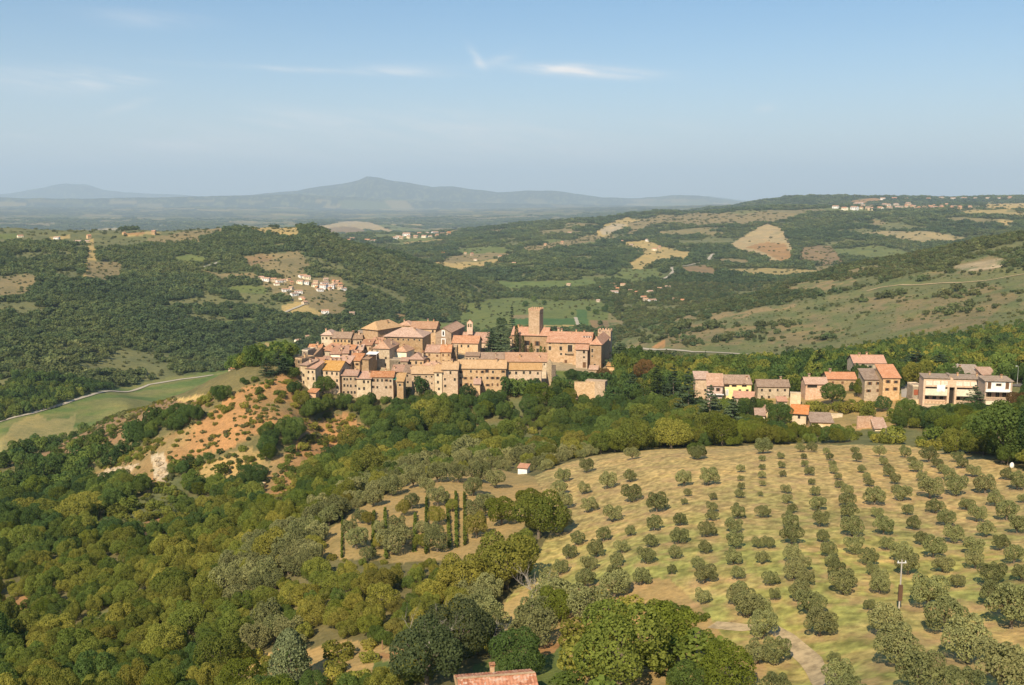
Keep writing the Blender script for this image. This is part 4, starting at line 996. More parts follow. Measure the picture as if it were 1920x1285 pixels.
# ------------------------------------------------------------------ buildings
def stone_mat(name, a, b_, c_, scale=1.6, mortar=.75):
    m, t, b, o = mat(name)
    tcn = t.add('ShaderNodeTexCoord'); P = tcn.outputs['Object']
    geo = t.add('ShaderNodeNewGeometry'); W_ = geo.outputs['Position']
    oi = t.add('ShaderNodeObjectInfo')
    v = t.add('ShaderNodeTexVoronoi'); v.inputs['Scale'].default_value = scale; t.link(W_, v.inputs['Vector'])
    s = t.add('ShaderNodeSeparateColor'); t.link(v.outputs['Color'], s.inputs[0])
    n = t.noise(W_, .35, 5, .65); n2 = t.noise(W_, 2.2, 3, .6)
    f = t.math('ADD', t.math('MULTIPLY', n, .75), t.math('MULTIPLY', s.outputs[0], .35))
    c = t.ramp(f, [(.28, a), (.52, b_), (.78, c_)])
    k = t.ramp(n2, [(.3, (.84, .83, .82)), (.55, (1, 1, 1)), (.8, (1.1, 1.08, 1.05))])
    c = t.mix(1.0, c, k, 'MULTIPLY')
    hs = t.add('ShaderNodeHueSaturation'); t.link(c, hs.inputs['Color'])
    t.link(t.math('ADD', t.math('MULTIPLY', oi.outputs['Random'], .45), .80), hs.inputs['Value'])
    t.link(t.math('ADD', t.math('MULTIPLY', t.math('FRACT', t.math('MULTIPLY', oi.outputs['Random'], 5.7)), .35), .85), hs.inputs['Saturation'])
    t.link(hs.outputs[0], b.inputs['Base Color'])
    bp = t.add('ShaderNodeBump'); bp.inputs['Strength'].default_value = .5; bp.inputs['Distance'].default_value = .12
    t.link(v.outputs['Distance'], bp.inputs['Height']); t.link(bp.outputs[0], b.inputs['Normal'])
    return m
def tile_mat(name, a, b_, c_, var=.3, sv=.4):
    m, t, b, o = mat(name)
    geo = t.add('ShaderNodeNewGeometry'); W_ = geo.outputs['Position']; oi = t.add('ShaderNodeObjectInfo')
    tcn = t.add('ShaderNodeTexCoord')
    v = t.add('ShaderNodeTexVoronoi'); v.inputs['Scale'].default_value = 2.4; t.link(W_, v.inputs['Vector'])
    s = t.add('ShaderNodeSeparateColor'); t.link(v.outputs['Color'], s.inputs[0])
    n = t.noise(W_, .5, 5, .7)
    c = t.ramp(t.math('ADD', t.math('MULTIPLY', n, .7), t.math('MULTIPLY', s.outputs[0], .35)), [(.25, a), (.52, b_), (.8, c_)])
    wv = t.add('ShaderNodeTexWave'); wv.bands_direction = 'X'; wv.inputs['Scale'].default_value = 1.25; wv.inputs['Distortion'].default_value = .4
    t.link(tcn.outputs['Object'], wv.inputs['Vector'])
    wy = t.add('ShaderNodeTexWave'); wy.bands_direction = 'Y'; wy.inputs['Scale'].default_value = .8; wy.inputs['Distortion'].default_value = .6
    t.link(tcn.outputs['Object'], wy.inputs['Vector'])
    k = t.math('ADD', .80, t.math('MULTIPLY', wv.outputs[1], .26)); k = t.math('MULTIPLY', k, t.math('ADD', .9, t.math('MULTIPLY', wy.outputs[1], .14)))
    vm = t.add('ShaderNodeVectorMath', operation='SCALE'); t.link(c, vm.inputs[0]); t.link(k, vm.inputs[3])
    hs = t.add('ShaderNodeHueSaturation'); t.link(vm.outputs[0], hs.inputs['Color'])
    t.link(t.math('ADD', t.math('MULTIPLY', oi.outputs['Random'], var), 1 - var / 2), hs.inputs['Value'])
    t.link(t.math('ADD', t.math('MULTIPLY', t.math('FRACT', t.math('MULTIPLY', oi.outputs['Random'], 3.3)), sv), .98 - sv / 2), hs.inputs['Saturation'])
    t.link(hs.outputs[0], b.inputs['Base Color'])
    bp = t.add('ShaderNodeBump'); bp.inputs['Strength'].default_value = .6; bp.inputs['Distance'].default_value = .08
    t.link(wv.outputs[1], bp.inputs['Height']); t.link(bp.outputs[0], b.inputs['Normal'])
    return m
def plain_mat(name, c, rough=.85, var=.12, spec=.2):
    m, t, b, o = mat(name)
    geo = t.add('ShaderNodeNewGeometry')
    n = t.noise(geo.outputs['Position'], .9, 5, .65)
    k = t.ramp(n, [(.3, (1 - var * 2,) * 3), (.55, (1, 1, 1)), (.8, (1 + var,) * 3)])
    t.link(t.mix(1.0, (*c, 1), k, 'MULTIPLY'), b.inputs['Base Color'])
    b.inputs['Roughness'].default_value = rough; b.inputs['Specular IOR Level'].default_value = spec
    return m
MW = dict(
 stone=stone_mat("town_stone", (.35, .245, .15), (.43, .31, .20), (.52, .39, .265)),
 warm=stone_mat("warm_stone", (.42, .285, .165), (.50, .35, .215), (.59, .435, .285)),
 grey=stone_mat("grey_stone", (.30, .235, .16), (.38, .30, .205), (.47, .38, .27)),
 castle=stone_mat("castle_stone", (.34, .235, .145), (.42, .295, .19), (.50, .365, .25), 1.3),
 pale=stone_mat("pale_render", (.50, .385, .245), (.60, .475, .32), (.70, .58, .42), .6),
 cream=stone_mat("cream_render", (.72, .62, .44), (.80, .71, .52), (.84, .77, .60), .3),
 yellow=stone_mat("yellow_render", (.70, .52, .24), (.78, .60, .30), (.82, .66, .38), .3),
 salmon=stone_mat("salmon_brick", (.42, .26, .17), (.52, .34, .23), (.60, .43, .31), 2.0),
 brick=stone_mat("orange_brick", (.46, .31, .20), (.53, .37, .25), (.58, .42, .30), 3.0),
 mauve=stone_mat("mauve_render", (.44, .34, .29), (.56, .44, .38), (.62, .50, .44), .4),
 white=plain_mat("white_render", (.80, .78, .74)),
 dark=stone_mat("dark_stone", (.14, .10, .07), (.20, .15, .10), (.28, .21, .15)),
)
MR_VAR = {}
MR = dict(
 red=tile_mat("red_tiles", (.36, .18, .105), (.50, .27, .165), (.60, .38, .26)),
 pink=tile_mat("pink_tiles", (.38, .225, .145), (.50, .31, .21), (.60, .42, .30)),
 castle=tile_mat("castle_tiles", (.42, .20, .115), (.54, .29, .18), (.66, .43, .30), .06, .06),
 orange=tile_mat("lichen_orange_tiles", (.40, .225, .085), (.52, .305, .12), (.60, .38, .18), .12),
 bright=tile_mat("bright_orange_tiles", (.50, .22, .11), (.58, .27, .14), (.64, .35, .21), .15),
 brown=tile_mat("brown_tiles", (.24, .15, .095), (.36, .235, .15), (.46, .32, .22)),
 greyt=tile_mat("grey_tiles", (.26, .20, .155), (.36, .285, .22), (.46, .37, .30)),
)
M_GLASS = plain_mat("window_glass", (.035, .032, .030), .25, .2, .5)
M_SHUT = plain_mat("brown_shutter", (.16, .085, .045)); M_SHUTG = plain_mat("green_shutter", (.07, .12, .08))
M_TRIM = plain_mat("stone_trim", (.50, .40, .27)); M_WHITE = plain_mat("white_paint", (.80, .79, .76)); M_DARK = plain_mat("dark_void", (.03, .025, .02))
M_CONC = plain_mat("concrete", (.42, .38, .33)); M_FASC = plain_mat("eave_board", (.13, .075, .045)); M_CREAM = plain_mat("cream_panel", (.74, .66, .50)); M_RUSTM = plain_mat("rust_sheet", (.40, .12, .06))
M_METAL = plain_mat("pale_metal", (.55, .54, .52), .5); M_GREENC = plain_mat("green_cloth", (.06, .20, .13)); M_WOOD = plain_mat("weathered_wood", (.30, .19, .11))

class PM:
    def __init__(s): s.v = []; s.f = []; s.m = []
    def box(s, x0, x1, y0, y1, z0, z1, mi=0):
        o = len(s.v)
        s.v += [(x0, y0, z0), (x1, y0, z0), (x1, y1, z0), (x0, y1, z0), (x0, y0, z1), (x1, y0, z1), (x1, y1, z1), (x0, y1, z1)]
        for q in ((0, 3, 2, 1), (4, 5, 6, 7), (0, 1, 5, 4), (1, 2, 6, 5), (2, 3, 7, 6), (3, 0, 4, 7)):
            s.f.append(tuple(o + i for i in q)); s.m.append(mi)
    def poly(s, pts, mi=0):
        o = len(s.v); s.v += [tuple(p) for p in pts]; s.f.append(tuple(range(o, o + len(pts)))); s.m.append(mi)
    def slab(s, pts, th, mi=0, mside=None):
        """thick sheet: upper outline pts, thickness th downwards"""
        lo = [(p[0], p[1], p[2] - th) for p in pts]; n = len(pts)
        s.poly(pts, mi); s.poly(list(reversed(lo)), mi if mside is None else mside)
        for i in range(n):
            j = (i + 1) % n; s.poly([pts[i], lo[i], lo[j], pts[j]], mi if mside is None else mside)
    def arch(s, x0, x1, y, z0, z1, mi=0, dy=-.03, n=8):
        """flat arched panel facing -y"""
        r = (x1 - x0) / 2; cxx = (x0 + x1) / 2; pts = [(x0, y + dy, z0), (x1, y + dy, z0)]
        for k in range(n + 1):
            a = math.pi * k / n; pts.append((cxx + r * math.cos(a), y + dy, z1 - r + r * math.sin(a)))
        s.poly(pts, mi)
    def mesh(s, name, mats):
        flat = [i for f in s.f for i in f]
        return mesh_np(name, s.v, flat, np.array([len(f) for f in s.f], np.int32), mats, s.m)

WIN_ME = {}
def window_mesh(kind):
    if kind in WIN_ME: return WIN_ME[kind]
    p = PM()      # 1 m wide, 1.35 m high, origin at the sill centre, facing -y
    if kind == 'plain':
        p.box(-.62, .62, -.05, .1, -.14, .0, 1); p.box(-.62, -.5, -.04, .1, 0, 1.35, 1); p.box(.5, .62, -.04, .1, 0, 1.35, 1); p.box(-.62, .62, -.045, .1, 1.35, 1.49, 1)
        p.box(-.5, .5, -.012, .1, 0, 1.35, 0); p.box(-.03, .03, -.03, -.012, 0, 1.35, 2)
        ms = [M_GLASS, M_TRIM, M_SHUT]
    elif kind in ('brown', 'green'):
        p.box(-.5, .5, -.012, .1, 0, 1.35, 0); p.box(-.98, -.52, -.07, -.002, 0, 1.35, 2); p.box(.52, .98, -.07, -.002, 0, 1.35, 2); p.box(-.58, .58, -.09, .1, -.12, .0, 1)
        ms = [M_GLASS, M_TRIM, M_SHUT if kind == 'brown' else M_SHUTG]
    elif kind == 'closed':
        p.box(-.5, .5, -.05, .1, 0, 1.35, 2); p.box(-.60, .60, -.08, .1, -.12, .0, 1); p.box(-.56, .56, -.03, .1, 1.35, 1.45, 1); p.box(-.012, .012, -.058, -.05, 0, 1.35, 0)
        ms = [M_DARK, M_TRIM, M_SHUT]
    elif kind == 'white':
        p.box(-.62, .62, -.05, .1, -.08, .0, 1); p.box(-.58, -.5, -.05, .1, 0, 1.35, 1); p.box(.5, .58, -.05, .1, 0, 1.35, 1); p.box(-.58, .58, -.05, .1, 1.35, 1.43, 1)
        p.box(-.5, .5, -.02, .1, 0, 1.35, 0); p.box(-.03, .03, -.04, -.02, 0, 1.35, 1)
        ms = [M_CREAM, M_WHITE, M_WHITE]
    me_ = p.mesh("window_" + kind, ms); WIN_ME[kind] = me_; return me_

def add_window(root, x, y, z, w=1.0, h=1.35, kind='plain', rz=0.0, name='window'):
    o = add_obj(name, window_mesh(kind), root); o.location = (x, y, z); o.scale = (w, 1, h / 1.35); o.rotation_euler = (0, 0, rz)
    return o
CHIM = None
def chimney_mesh():
    global CHIM
    if CHIM is None:
        p = PM(); p.box(-.35, .35, -.3, .3, -1.2, .9, 0); p.box(-.45, .45, -.4, .4, .9, 1.0, 1); p.box(-.28, .28, -.22, .22, 1.0, 1.22, 2); p.box(-.5, .5, -.45, .45, 1.22, 1.34, 1)
        CHIM = p.mesh("chimney", [MW['warm'], MR['red'], M_DARK])
    return CHIM
def roof_part(w, d, ze, kind, rise, ov, mats, th=.2):
    p = PM(); x0, x1, y0, y1 = -ov, w + ov, -ov, d + ov
    def S(pts): p.slab(pts, th, 0, 1)
    if kind == 'g':
        k = rise / (d / 2); e = ze - ov * k; ym = d / 2; zr = ze + rise
        S([(x0, y0, e), (x1, y0, e), (x1, ym, zr), (x0, ym, zr)]); S([(x1, y1, e), (x0, y1, e), (x0, ym + .003, zr), (x1, ym + .003, zr)])
        p.box(x0 - .02, x1 + .02, ym - .18, ym + .18, zr - .06, zr + .09, 0)
    elif kind == 'G':
        k = rise / (w / 2); e = ze - ov * k; xm = w / 2; zr = ze + rise
        S([(x0, y1, e), (x0, y0, e), (xm, y0, zr), (xm, y1, zr)]); S([(x1, y0, e), (x1, y1, e), (xm + .003, y1, zr), (xm + .003, y0, zr)])
        p.box(xm - .18, xm + .18, y0 - .02, y1 + .02, zr - .06, zr + .09, 0)
    elif kind == 'h':
        e = ze - .12; zr = ze + rise
        if w >= d:
            i = d / 2; a, b_ = (x0 + i * .9, d / 2, zr), (x1 - i * .9, d / 2, zr)
            S([(x0, y0, e), (x1, y0, e), b_, a]); S([(x1, y0, e), (x1, y1, e), b_]); S([(x1, y1, e), (x0, y1, e), a, b_]); S([(x0, y1, e), (x0, y0, e), a])
        else:
            i = w / 2; a, b_ = (w / 2, y0 + i * .9, zr), (w / 2, y1 - i * .9, zr)
            S([(x0, y0, e), (x1, y0, e), a]); S([(x1, y0, e), (x1, y1, e), b_, a]); S([(x1, y1, e), (x0, y1, e), b_]); S([(x0, y1, e), (x0, y0, e), a, b_])
    elif kind == 's':
        k = rise / d; S([(x0, y0, ze - ov * k), (x1, y0, ze - ov * k), (x1, y1, ze + rise + ov * k), (x0, y1, ze + rise + ov * k)])
    elif kind == 'f':
        p.box(.02, w - .02, .02, d - .02, ze - .55, ze - .35, 0)
    return p
def wall_part(w, d, z0, ze, kind, rise):
    p = PM(); t_ = .13
    if kind == 'f':
        p.box(0, w, 0, d, z0, ze - .6)
        for a in ((0, w, 0, .35), (0, w, d - .35, d), (0, .35, .352, d - .352), (w - .35, w, .352, d - .352)): p.box(*a, z0 + .4, ze)
        return p
    zt = ze - t_
    p.poly([(0, 0, z0), (w, 0, z0), (w, 0, zt), (0, 0, zt)] if kind != 'G' else [(0, 0, z0), (w, 0, z0), (w, 0, zt), (w / 2, 0, zt + rise), (0, 0, zt)])
    zb = zt + (rise if kind == 's' else 0)
    p.poly([(w, d, z0), (0, d, z0), (0, d, zb), (w, d, zb)] if kind != 'G' else [(w, d, z0), (0, d, z0), (0, d, zt), (w / 2, d, zt + rise), (w, d, zt)])
    if kind == 'g':
        p.poly([(w, 0, z0), (w, d, z0), (w, d, zt), (w, d / 2, zt + rise), (w, 0, zt)]); p.poly([(0, d, z0), (0, 0, z0), (0, 0, zt), (0, d / 2, zt + rise), (0, d, zt)])
    else:
        p.poly([(w, 0, z0), (w, d, z0), (w, d, zb), (w, 0, zt)]); p.poly([(0, d, z0), (0, 0, z0), (0, 0, zt), (0, d, zb)])
    p.box(.01, w - .01, .01, d - .01, z0, z0 + .1)
    return p
def frame(xl, xr, ye, yb, D, rot):
    """world corner, width and heights of a front wall seen between photo columns xl..xr"""
    a, t_ = ray(xl, ye); a = float(a); ze = CAMZ + float(t_) * D
    x, y = D * math.sin(a), D * math.cos(a)
    r = R(rot); ux, uy = math.cos(r), math.sin(r)
    a2 = float(ray(xr, ye)[0])
    # (x + w ux) cos a2 = (y + w uy) sin a2
    w = (y * math.sin(a2) - x * math.cos(a2)) / (ux * math.cos(a2) - uy * math.sin(a2))
    zb = CAMZ + float(ray(xl, yb)[1]) * D
    return x, y, w, ze, zb, r
def house(name, cat, label, xl, xr, ye, yb, D, rot, depth, kind, rise, wall='stone', roof='red', rows=2, cols=3, win='plain', chim=1, ov=.45, seed=0, group=None, side=0, drop=.12, ww=.9, wh=1.25):
    rs_ = random.Random(int(xl * 7 + ye * 13) + seed)
    x, y, w, ze, zb, r = frame(xl, xr, ye, yb, D, rot)
    ux, uy = math.cos(r), math.sin(r)
    gs = [float(hgt(x + ux * a - uy * b_, y + uy * a + ux * b_)) for a in (0, w) for b_ in (0, depth)]
    z0 = min(min(gs), zb) - 1.0
    root = empty(name, (x, y, zb), r, label, cat, group)
    BOXES.append((x + ux * w / 2 - uy * depth / 2, y + uy * w / 2 + ux * depth / 2, ux, uy, w / 2, depth / 2))
    H = ze - zb
    wl = add_obj("wall", wall_part(w, depth, z0 - zb, H, kind, rise).mesh("wall", [MW[wall]]), root)
    rf = add_obj("roof", roof_part(w, depth, H, kind, rise, ov, None).mesh("roof", [MR[roof], M_FASC]), root)
    for c in range(chim):
        cx_ = w * rs_.uniform(.12, .88); cy_ = depth * rs_.uniform(.35, .6)
        zz = H + (rise * (1 - abs(cy_ - depth / 2) / (depth / 2)) if kind == 'g' else rise * cy_ / depth if kind == 's' else rise * .6 if kind in 'hG' else 0)
        c_ = add_obj("chimney", chimney_mesh(), rf); c_.location = (cx_, cy_, zz + .15); s = rs_.uniform(.8, 1.2); c_.scale = (s, s, s)
    for i in range(rows):
        z = H - 1.0 - wh - i * 3.0
        if z < .2 and i > 0: break
        for j in range(cols):
            if rs_.random() < drop: continue
            xx = w * (j + .5) / cols + rs_.uniform(-.3, .3)
            k = win if win != 'mix' else rs_.choice(['plain', 'brown', 'closed', 'plain'])
            add_window(root, xx, 0, z + rs_.uniform(-.15, .15), ww * rs_.uniform(.85, 1.1), wh * rs_.uniform(.8, 1.1), k)
    for i in range(side):      # windows in the right-hand wall
        add_window(root, w, depth * (i + .5) / side + rs_.uniform(-.5, .5), H - 2.5 - rs_.choice([0, 0, 3]), .9, 1.2, 'plain', R(90))
    root['h_'] = H; root['w_'] = w
    return root
def place_front(root, px, py, xl, ye, D, rot):
    """local x, z on the front wall for a photo pixel"""
    r = R(rot); a, t_ = ray(px, py); a = float(a)
    x0, y0 = root.location.x, root.location.y; ux, uy = math.cos(r), math.sin(r)
    w = (y0 * math.sin(a) - x0 * math.cos(a)) / (ux * math.cos(a) - uy * math.sin(a))
    Dp = math.hypot(x0 + ux * w, y0 + uy * w)
    return w, CAMZ + float(t_) * Dp - root.location.z
TH = "stone house"
TOWN = [
 # label, xl, xr, ye, yb, D, rot, depth, roof kind, rise, wall, roof, rows, cols, opts
 ("pale two-storey house at the upper left end of the town under the cedar",602,624,628,653,500,-8,9,'h',2.2,'pale','pink',2,3,dict(win='mix')),
 ("long low house joined right of the upper left end house, row of small windows",624,657,633.5,656,495,-4,9,'g',2.4,'warm','brown',2,5,{}),
 ("house turned to the right with tall shaded windows, left of the big hipped roof",657,679,635.5,656,494,12,8,'g',2.0,'warm','brown',1,4,dict(wh=2.0,chim=2)),
 ("grey-roofed low building behind the upper left houses",663,681,627,642,512,0,6,'s',1.2,'warm','greyt',0,0,dict(chim=0)),
 ("large plain block with wide orange hipped roof, highest at the town's upper left",680,708,616,645,500,-35,18,'h',3.6,'castle','orange',0,0,dict(chim=2,ov=.7)),
 ("small hipped house peeping up behind the large orange hipped roof",745,770,609.5,624,522,-20,9,'h',2.0,'warm','pink',1,2,{}),
 ("long upper house behind the church front, pink ridge roof",770,817,615.5,645,506,-6,13,'g',2.8,'warm','pink',1,4,dict(chim=2)),
 ("wide hall with hipped pink roof and shaded end wall, left of the church",720,792,630.5,656,480,-9,17,'h',3.4,'stone','pink',1,7,dict(chim=2,ov=.7,wh=.9,drop=0)),
 ("small house with red lean-to roof right of the curved houses",677,696,647,668,476,-4,8,'s',1.6,'warm','red',2,3,dict(win='mix')),
 ("low white-walled house with red lean-to roof above the tall tower-like house",696,714,643.5,656,480,-4,7,'s',1.7,'cream','red',0,0,{}),
 ("tall tower-like house with deep shaded side in the middle of the town",699,730,653,702,460,-10,16,'h',3.0,'grey','pink',4,2,dict(drop=.5,chim=2)),
 ("narrow tall house with dark right side below the white awning",675,691,673,706,450,-13,11,'s',.9,'stone','brown',3,1,dict(chim=0)),
 ("balcony house with white ground floor left of the narrow tall house",656,674,675.5,702,450,-14,12,'g',2.3,'warm','red',2,2,dict(win='brown',drop=0)),
 ("small red lean-to roof wedged above the balcony house",652,667,668,678,456,-14,7,'s',1.7,'warm','red',0,0,dict(chim=1)),
 ("house with shaded gable at the left end of the middle terrace",575,590,663.5,686,455,-17,12,'g',2.0,'stone','brown',2,1,{}),
 ("roof behind the left end gable of the middle terrace",578,601,654.5,668,470,-3,8,'g',1.7,'warm','red',0,0,{}),
 ("left facet of the curved row, lit wall with slender shutters",602,620,656.5,684,461,-24,9,'s',2.0,'pale','red',2,4,dict(win='plain',ww=.6)),
 ("cream middle facet of the curved row",620,637,663.5,682,455,-3,8,'s',2.4,'cream','red',1,0,{}),
 ("right facet of the curved row, blank warm wall",637,653,662.5,686,455,8,8,'s',2.2,'warm','red',1,1,{}),
 ("little red roof stepping up behind the curved row's right end",645,662,658,668,466,-5,7,'s',1.8,'warm','red',0,0,dict(chim=1)),
 ("little red roof between the curved row and the red lean-to house",663,679,657,668,469,0,6,'s',1.8,'stone','pink',0,0,dict(chim=1)),
 ("flat-topped wall house at the very left end of the middle terrace",566,577,656,690,450,-14,8,'f',.5,'pale','greyt',1,1,dict(chim=0)),
 ("outermost left house standing over the bare slope",553,566,671,712,441,-27,9,'f',.5,'stone','brown',2,1,dict(chim=1)),
 ("narrow bright house left of the whitewashed corner house",563,575,684,724,434,-28,8,'s',1.2,'pale','pink',3,1,{}),
 ("whitewashed corner house on the lower left of the town",574,591,690,724,432,-18,8,'s',1.8,'pale','red',2,2,dict(chim=0)),
 ("small roof above the whitewashed corner house",582,600,682,692,446,-10,7,'s',1.7,'warm','red',0,0,dict(chim=1)),
 ("red roof strip behind the big orange roof at its left",600,626,681,692,449,-4,8,'s',1.9,'warm','red',0,0,dict(chim=1)),
 ("red roof strip behind the big orange roof at its right",630,655,681,694,447,-8,8,'s',2.1,'warm','red',0,0,dict(chim=1)),
 ("big house with mottled orange roof and shaded gable, lower left of the town",598,636,693,739,435,-12,13,'g',3.0,'warm','orange',3,4,dict(chim=2)),
 ("lower front house with pink roof right of the big mottled orange one",641,669,703.5,740,432,-6,8,'g',1.8,'warm','red',3,4,dict(drop=.35)),
 ("lowest front house with red lean-to roof and white niche window",669,695,709.5,738,430,-3,7,'s',1.9,'pale','red',2,3,dict(drop=.2)),
 ("long lower front house above the covered porch",695,737,706.5,744,430,-2,8,'g',1.8,'warm','red',2,5,dict(win='mix')),
 ("small tower-like hut with orange roof at the front wall",744,756,714.5,740,425,-5,6,'s',2.4,'warm','orange',1,1,dict(chim=0)),
 ("small red-roofed house stepped above the front wall",735,756,696.5,712,445,-2,6,'s',1.9,'stone','red',1,2,{}),
 ("narrow brown-roofed house left of the four-square orange-roofed one",757,772,698,730,443,-4,7,'s',2.1,'stone','brown',2,1,{}),
 ("four-square house with orange ridge roof and scattered small windows",772,814,700,742,436,-3,9,'g',2.6,'stone','orange',4,4,dict(ww=.7,wh=.8)),
 ("bright narrow house with laundry balcony at the right of the four-square one",814.5,828.5,697,740,434,-8,10,'g',2.4,'pale','orange',3,1,{}),
 ("house with broad pink hipped roof behind the four-square house",785,828,690,705,452,-4,9,'h',2.4,'warm','pink',0,0,dict(chim=1)),
 ("roofless garden wall in the middle of the town",731,764,673.5,700,456,-3,5,'f',.5,'grey','greyt',1,1,dict(chim=0)),
 ("white house with pink hipped roof in the middle of the town",740,762,658.5,677,466,-16,10,'h',2.2,'cream','pink',1,2,dict(drop=.5)),
 ("low house with patched pink roof right of the white house",765,794,673.5,692,456,-6,9,'h',2.6,'warm','red',1,3,dict(drop=0,chim=2)),
 ("tiny annex left of the patched pink roof",752,764,677,690,453.5,-2,4,'s',1.0,'warm','red',1,1,dict(chim=0)),
 ("two-storey house with shutters, left half of the pair below the church",798,826,659.5,688,465,-8,9,'g',2.7,'warm','red',2,2,dict(win='closed',drop=0)),
 ("two-storey house with shutters, right half of the pair below the church",826.5,845,659.5,688,463,-2,9,'g',2.7,'warm','red',2,2,dict(win='closed',drop=0)),
 ("slim flat-topped turret right of the shuttered pair",847,857,648,682,468,-3,5,'f',.5,'warm','greyt',1,1,dict(chim=0)),
 ("red-roofed church annex with shaded end wall right of the church",848,896,642.5,668,484,-8,11,'g',2.8,'warm','red',1,4,dict(drop=.4,chim=0)),
 ("wide red-roofed priest's house behind the church annex",866,914,641,660,500,-6,15,'g',4.0,'warm','red',0,0,dict(chim=1)),
 ("low house at the left of the upper terrace behind the long orange row",873,898,667.5,686,459,-3,5,'s',1.0,'warm','brown',1,4,dict(ww=.7,chim=0)),
 ("middle house of the upper terrace behind the long orange row",898,944,672.5,690,458,-1.5,6,'s',1.9,'warm','brown',1,6,dict(ww=.7,chim=1)),
 ("long right house of the upper terrace behind the long orange row",944,1025,677.5,694,456,-2,8,'s',2.8,'pale','pink',1,8,dict(ww=.6,wh=.7,chim=2)),
 ("left house of the long front row, orange roof beside the shaded gap",829,858,692,742,434,-3,9,'g',2.8,'warm','orange',3,3,dict(drop=.3)),
 ("middle of the long front row, longest orange roof and three rows of windows",858.5,948.5,690,738,438,-1.5,9.5,'g',3.0,'warm','orange',3,9,dict(drop=.12,win='mix')),
 ("right house of the long front row with shaded end",949,1015,692.5,736,440,-3,8,'g',2.3,'warm','orange',3,5,dict(drop=.15,chim=0)),
 ("tiny hut with red roof against the long front row",889,900,720,744,431,0,5,'s',1.4,'warm','red',0,0,dict(chim=0)),
]
TOWN_OBJ = []
for (lab, xl, xr, ye, yb, D, rot, dp, kd, rise, wl, rf, rows_, cols_, op) in TOWN:
    TOWN_OBJ.append(house("town_house", "house", lab, xl, xr, ye, yb, D, rot, dp, kd, rise, wl, rf, rows_, cols_, **op))
# white awning, balcony, laundry
def slab_thing(name, cat, label, xl, xr, y, D, rot, dp, mats, th=.12, drop=0.0, legs=True):
    x, yy, w, ze, zb, r = frame(xl, xr, y, y + 8, D, rot)
    e = empty(name, (x, yy, ze), r, label, cat)
    p = PM(); p.slab([(0, 0, 0), (w, 0, 0), (w, dp, drop), (0, dp, drop)], th); add_obj("awning_cloth", p.mesh("awning", mats), e)
    if legs:
        for q in (0.05, w - .05):
            pp = PM(); pp.box(q - .04, q + .04, .03, .11, -2.6, -.12); add_obj("post", pp.mesh("post", [M_METAL]), e)
    return e
slab_thing("awning", "awning", "white awning over the roof terrace of the narrow tall house", 686, 706, 664, 452, -13, 4.0, [M_WHITE], drop=.6)
slab_thing("awning", "awning", "green awning over the yard beside the orange-roofed hut", 736, 744, 712, 428, -2, 2.6, [M_GREENC], drop=.5)

# church
church = house("church", "church", "plain stone church with gabled front, white-framed door and window", 816.5, 846, 622.5, 652, 493, -12, 26, 'G', 2.3, 'castle', 'pink', 0, 0, chim=0, ov=.35)
w, H = church['w_'], church['h_']
p = PM(); p.box(-1.15, 1.15, -.10, .12, 0, 4.4, 0); p.box(-.8, .8, -.16, -.10, 0, 3.9, 1)
d_ = add_obj("door", p.mesh("door", [M_WHITE, M_WOOD]), church); d_.location = (w / 2, 0, .4)
p = PM(); p.box(-.85, .85, -.08, .12, -.2, 2.9, 0); p.box(-.4, .4, -.13, -.08, .3, 2.4, 1)
d_ = add_obj("window", p.mesh("nave_window", [M_WHITE, M_GLASS]), church); d_.location = (w / 2, 0, 6.0)
# bell gable with two arches
x, y, w, ze, zb, r = frame(875.5, 886, 604, 620, 503, -8)
bg_ = empty("bell_gable", (x, y, zb), r, "small brick bell gable with two arched openings on the church roofs", "bell gable")
p = PM(); H = ze - zb; t_ = .9
cols3 = [(0, w * .16), (w * .43, w * .57), (w * .84, w)]
p.box(0, w, 0, t_, -2, H * .38)
for a_, b_ in cols3: p.box(a_, b_, 0, t_, H * .38, H * .82)
for a_, b_ in ((w * .16, w * .43), (w * .57, w * .84)):
    n = 6; cc = (a_ + b_) / 2; rr = (b_ - a_) / 2
    for k in range(n):
        t0, t1 = math.pi * k / n, math.pi * (k + 1) / n
        xa, xb = cc + rr * math.cos(t0), cc + rr * math.cos(t1)
        za, zb_ = H * .82 - rr + rr * math.sin(t0) , H * .82 - rr + rr * math.sin(t1)
        for yy_ in (0, t_):
            p.poly([(xa, yy_, za), (xb, yy_, zb_), (xb, yy_, H * .82), (xa, yy_, H * .82)])
        p.poly([(xa, 0, za), (xa, t_, za), (xb, t_, zb_), (xb, 0, zb_)])
p.poly([(0, 0, H * .82), (w, 0, H * .82), (w, 0, H * .93), (w / 2, 0, H * 1.25), (0, 0, H * .93)]); p.poly([(0, t_, H * .82), (w, t_, H * .82), (w, t_, H * .93), (w / 2, t_, H * 1.25), (0, t_, H * .93)])
for xx in (0, w): p.poly([(xx, 0, H * .82), (xx, t_, H * .82), (xx, t_, H * .93), (xx, 0, H * .93)])
add_obj("wall", p.mesh("bell_wall", [MW['salmon']]), bg_)
p = PM()
p.slab([(-.2, -.15, H * .93), (w / 2, -.15, H * 1.27), (w / 2, t_ + .15, H * 1.27), (-.2, t_ + .15, H * .93)], .12); p.slab([(w / 2 + .003, -.15, H * 1.27), (w + .2, -.15, H * .93), (w + .2, t_ + .15, H * .93), (w / 2 + .003, t_ + .15, H * 1.27)], .12)
add_obj("coping", p.mesh("coping", [MR['red']]), bg_)
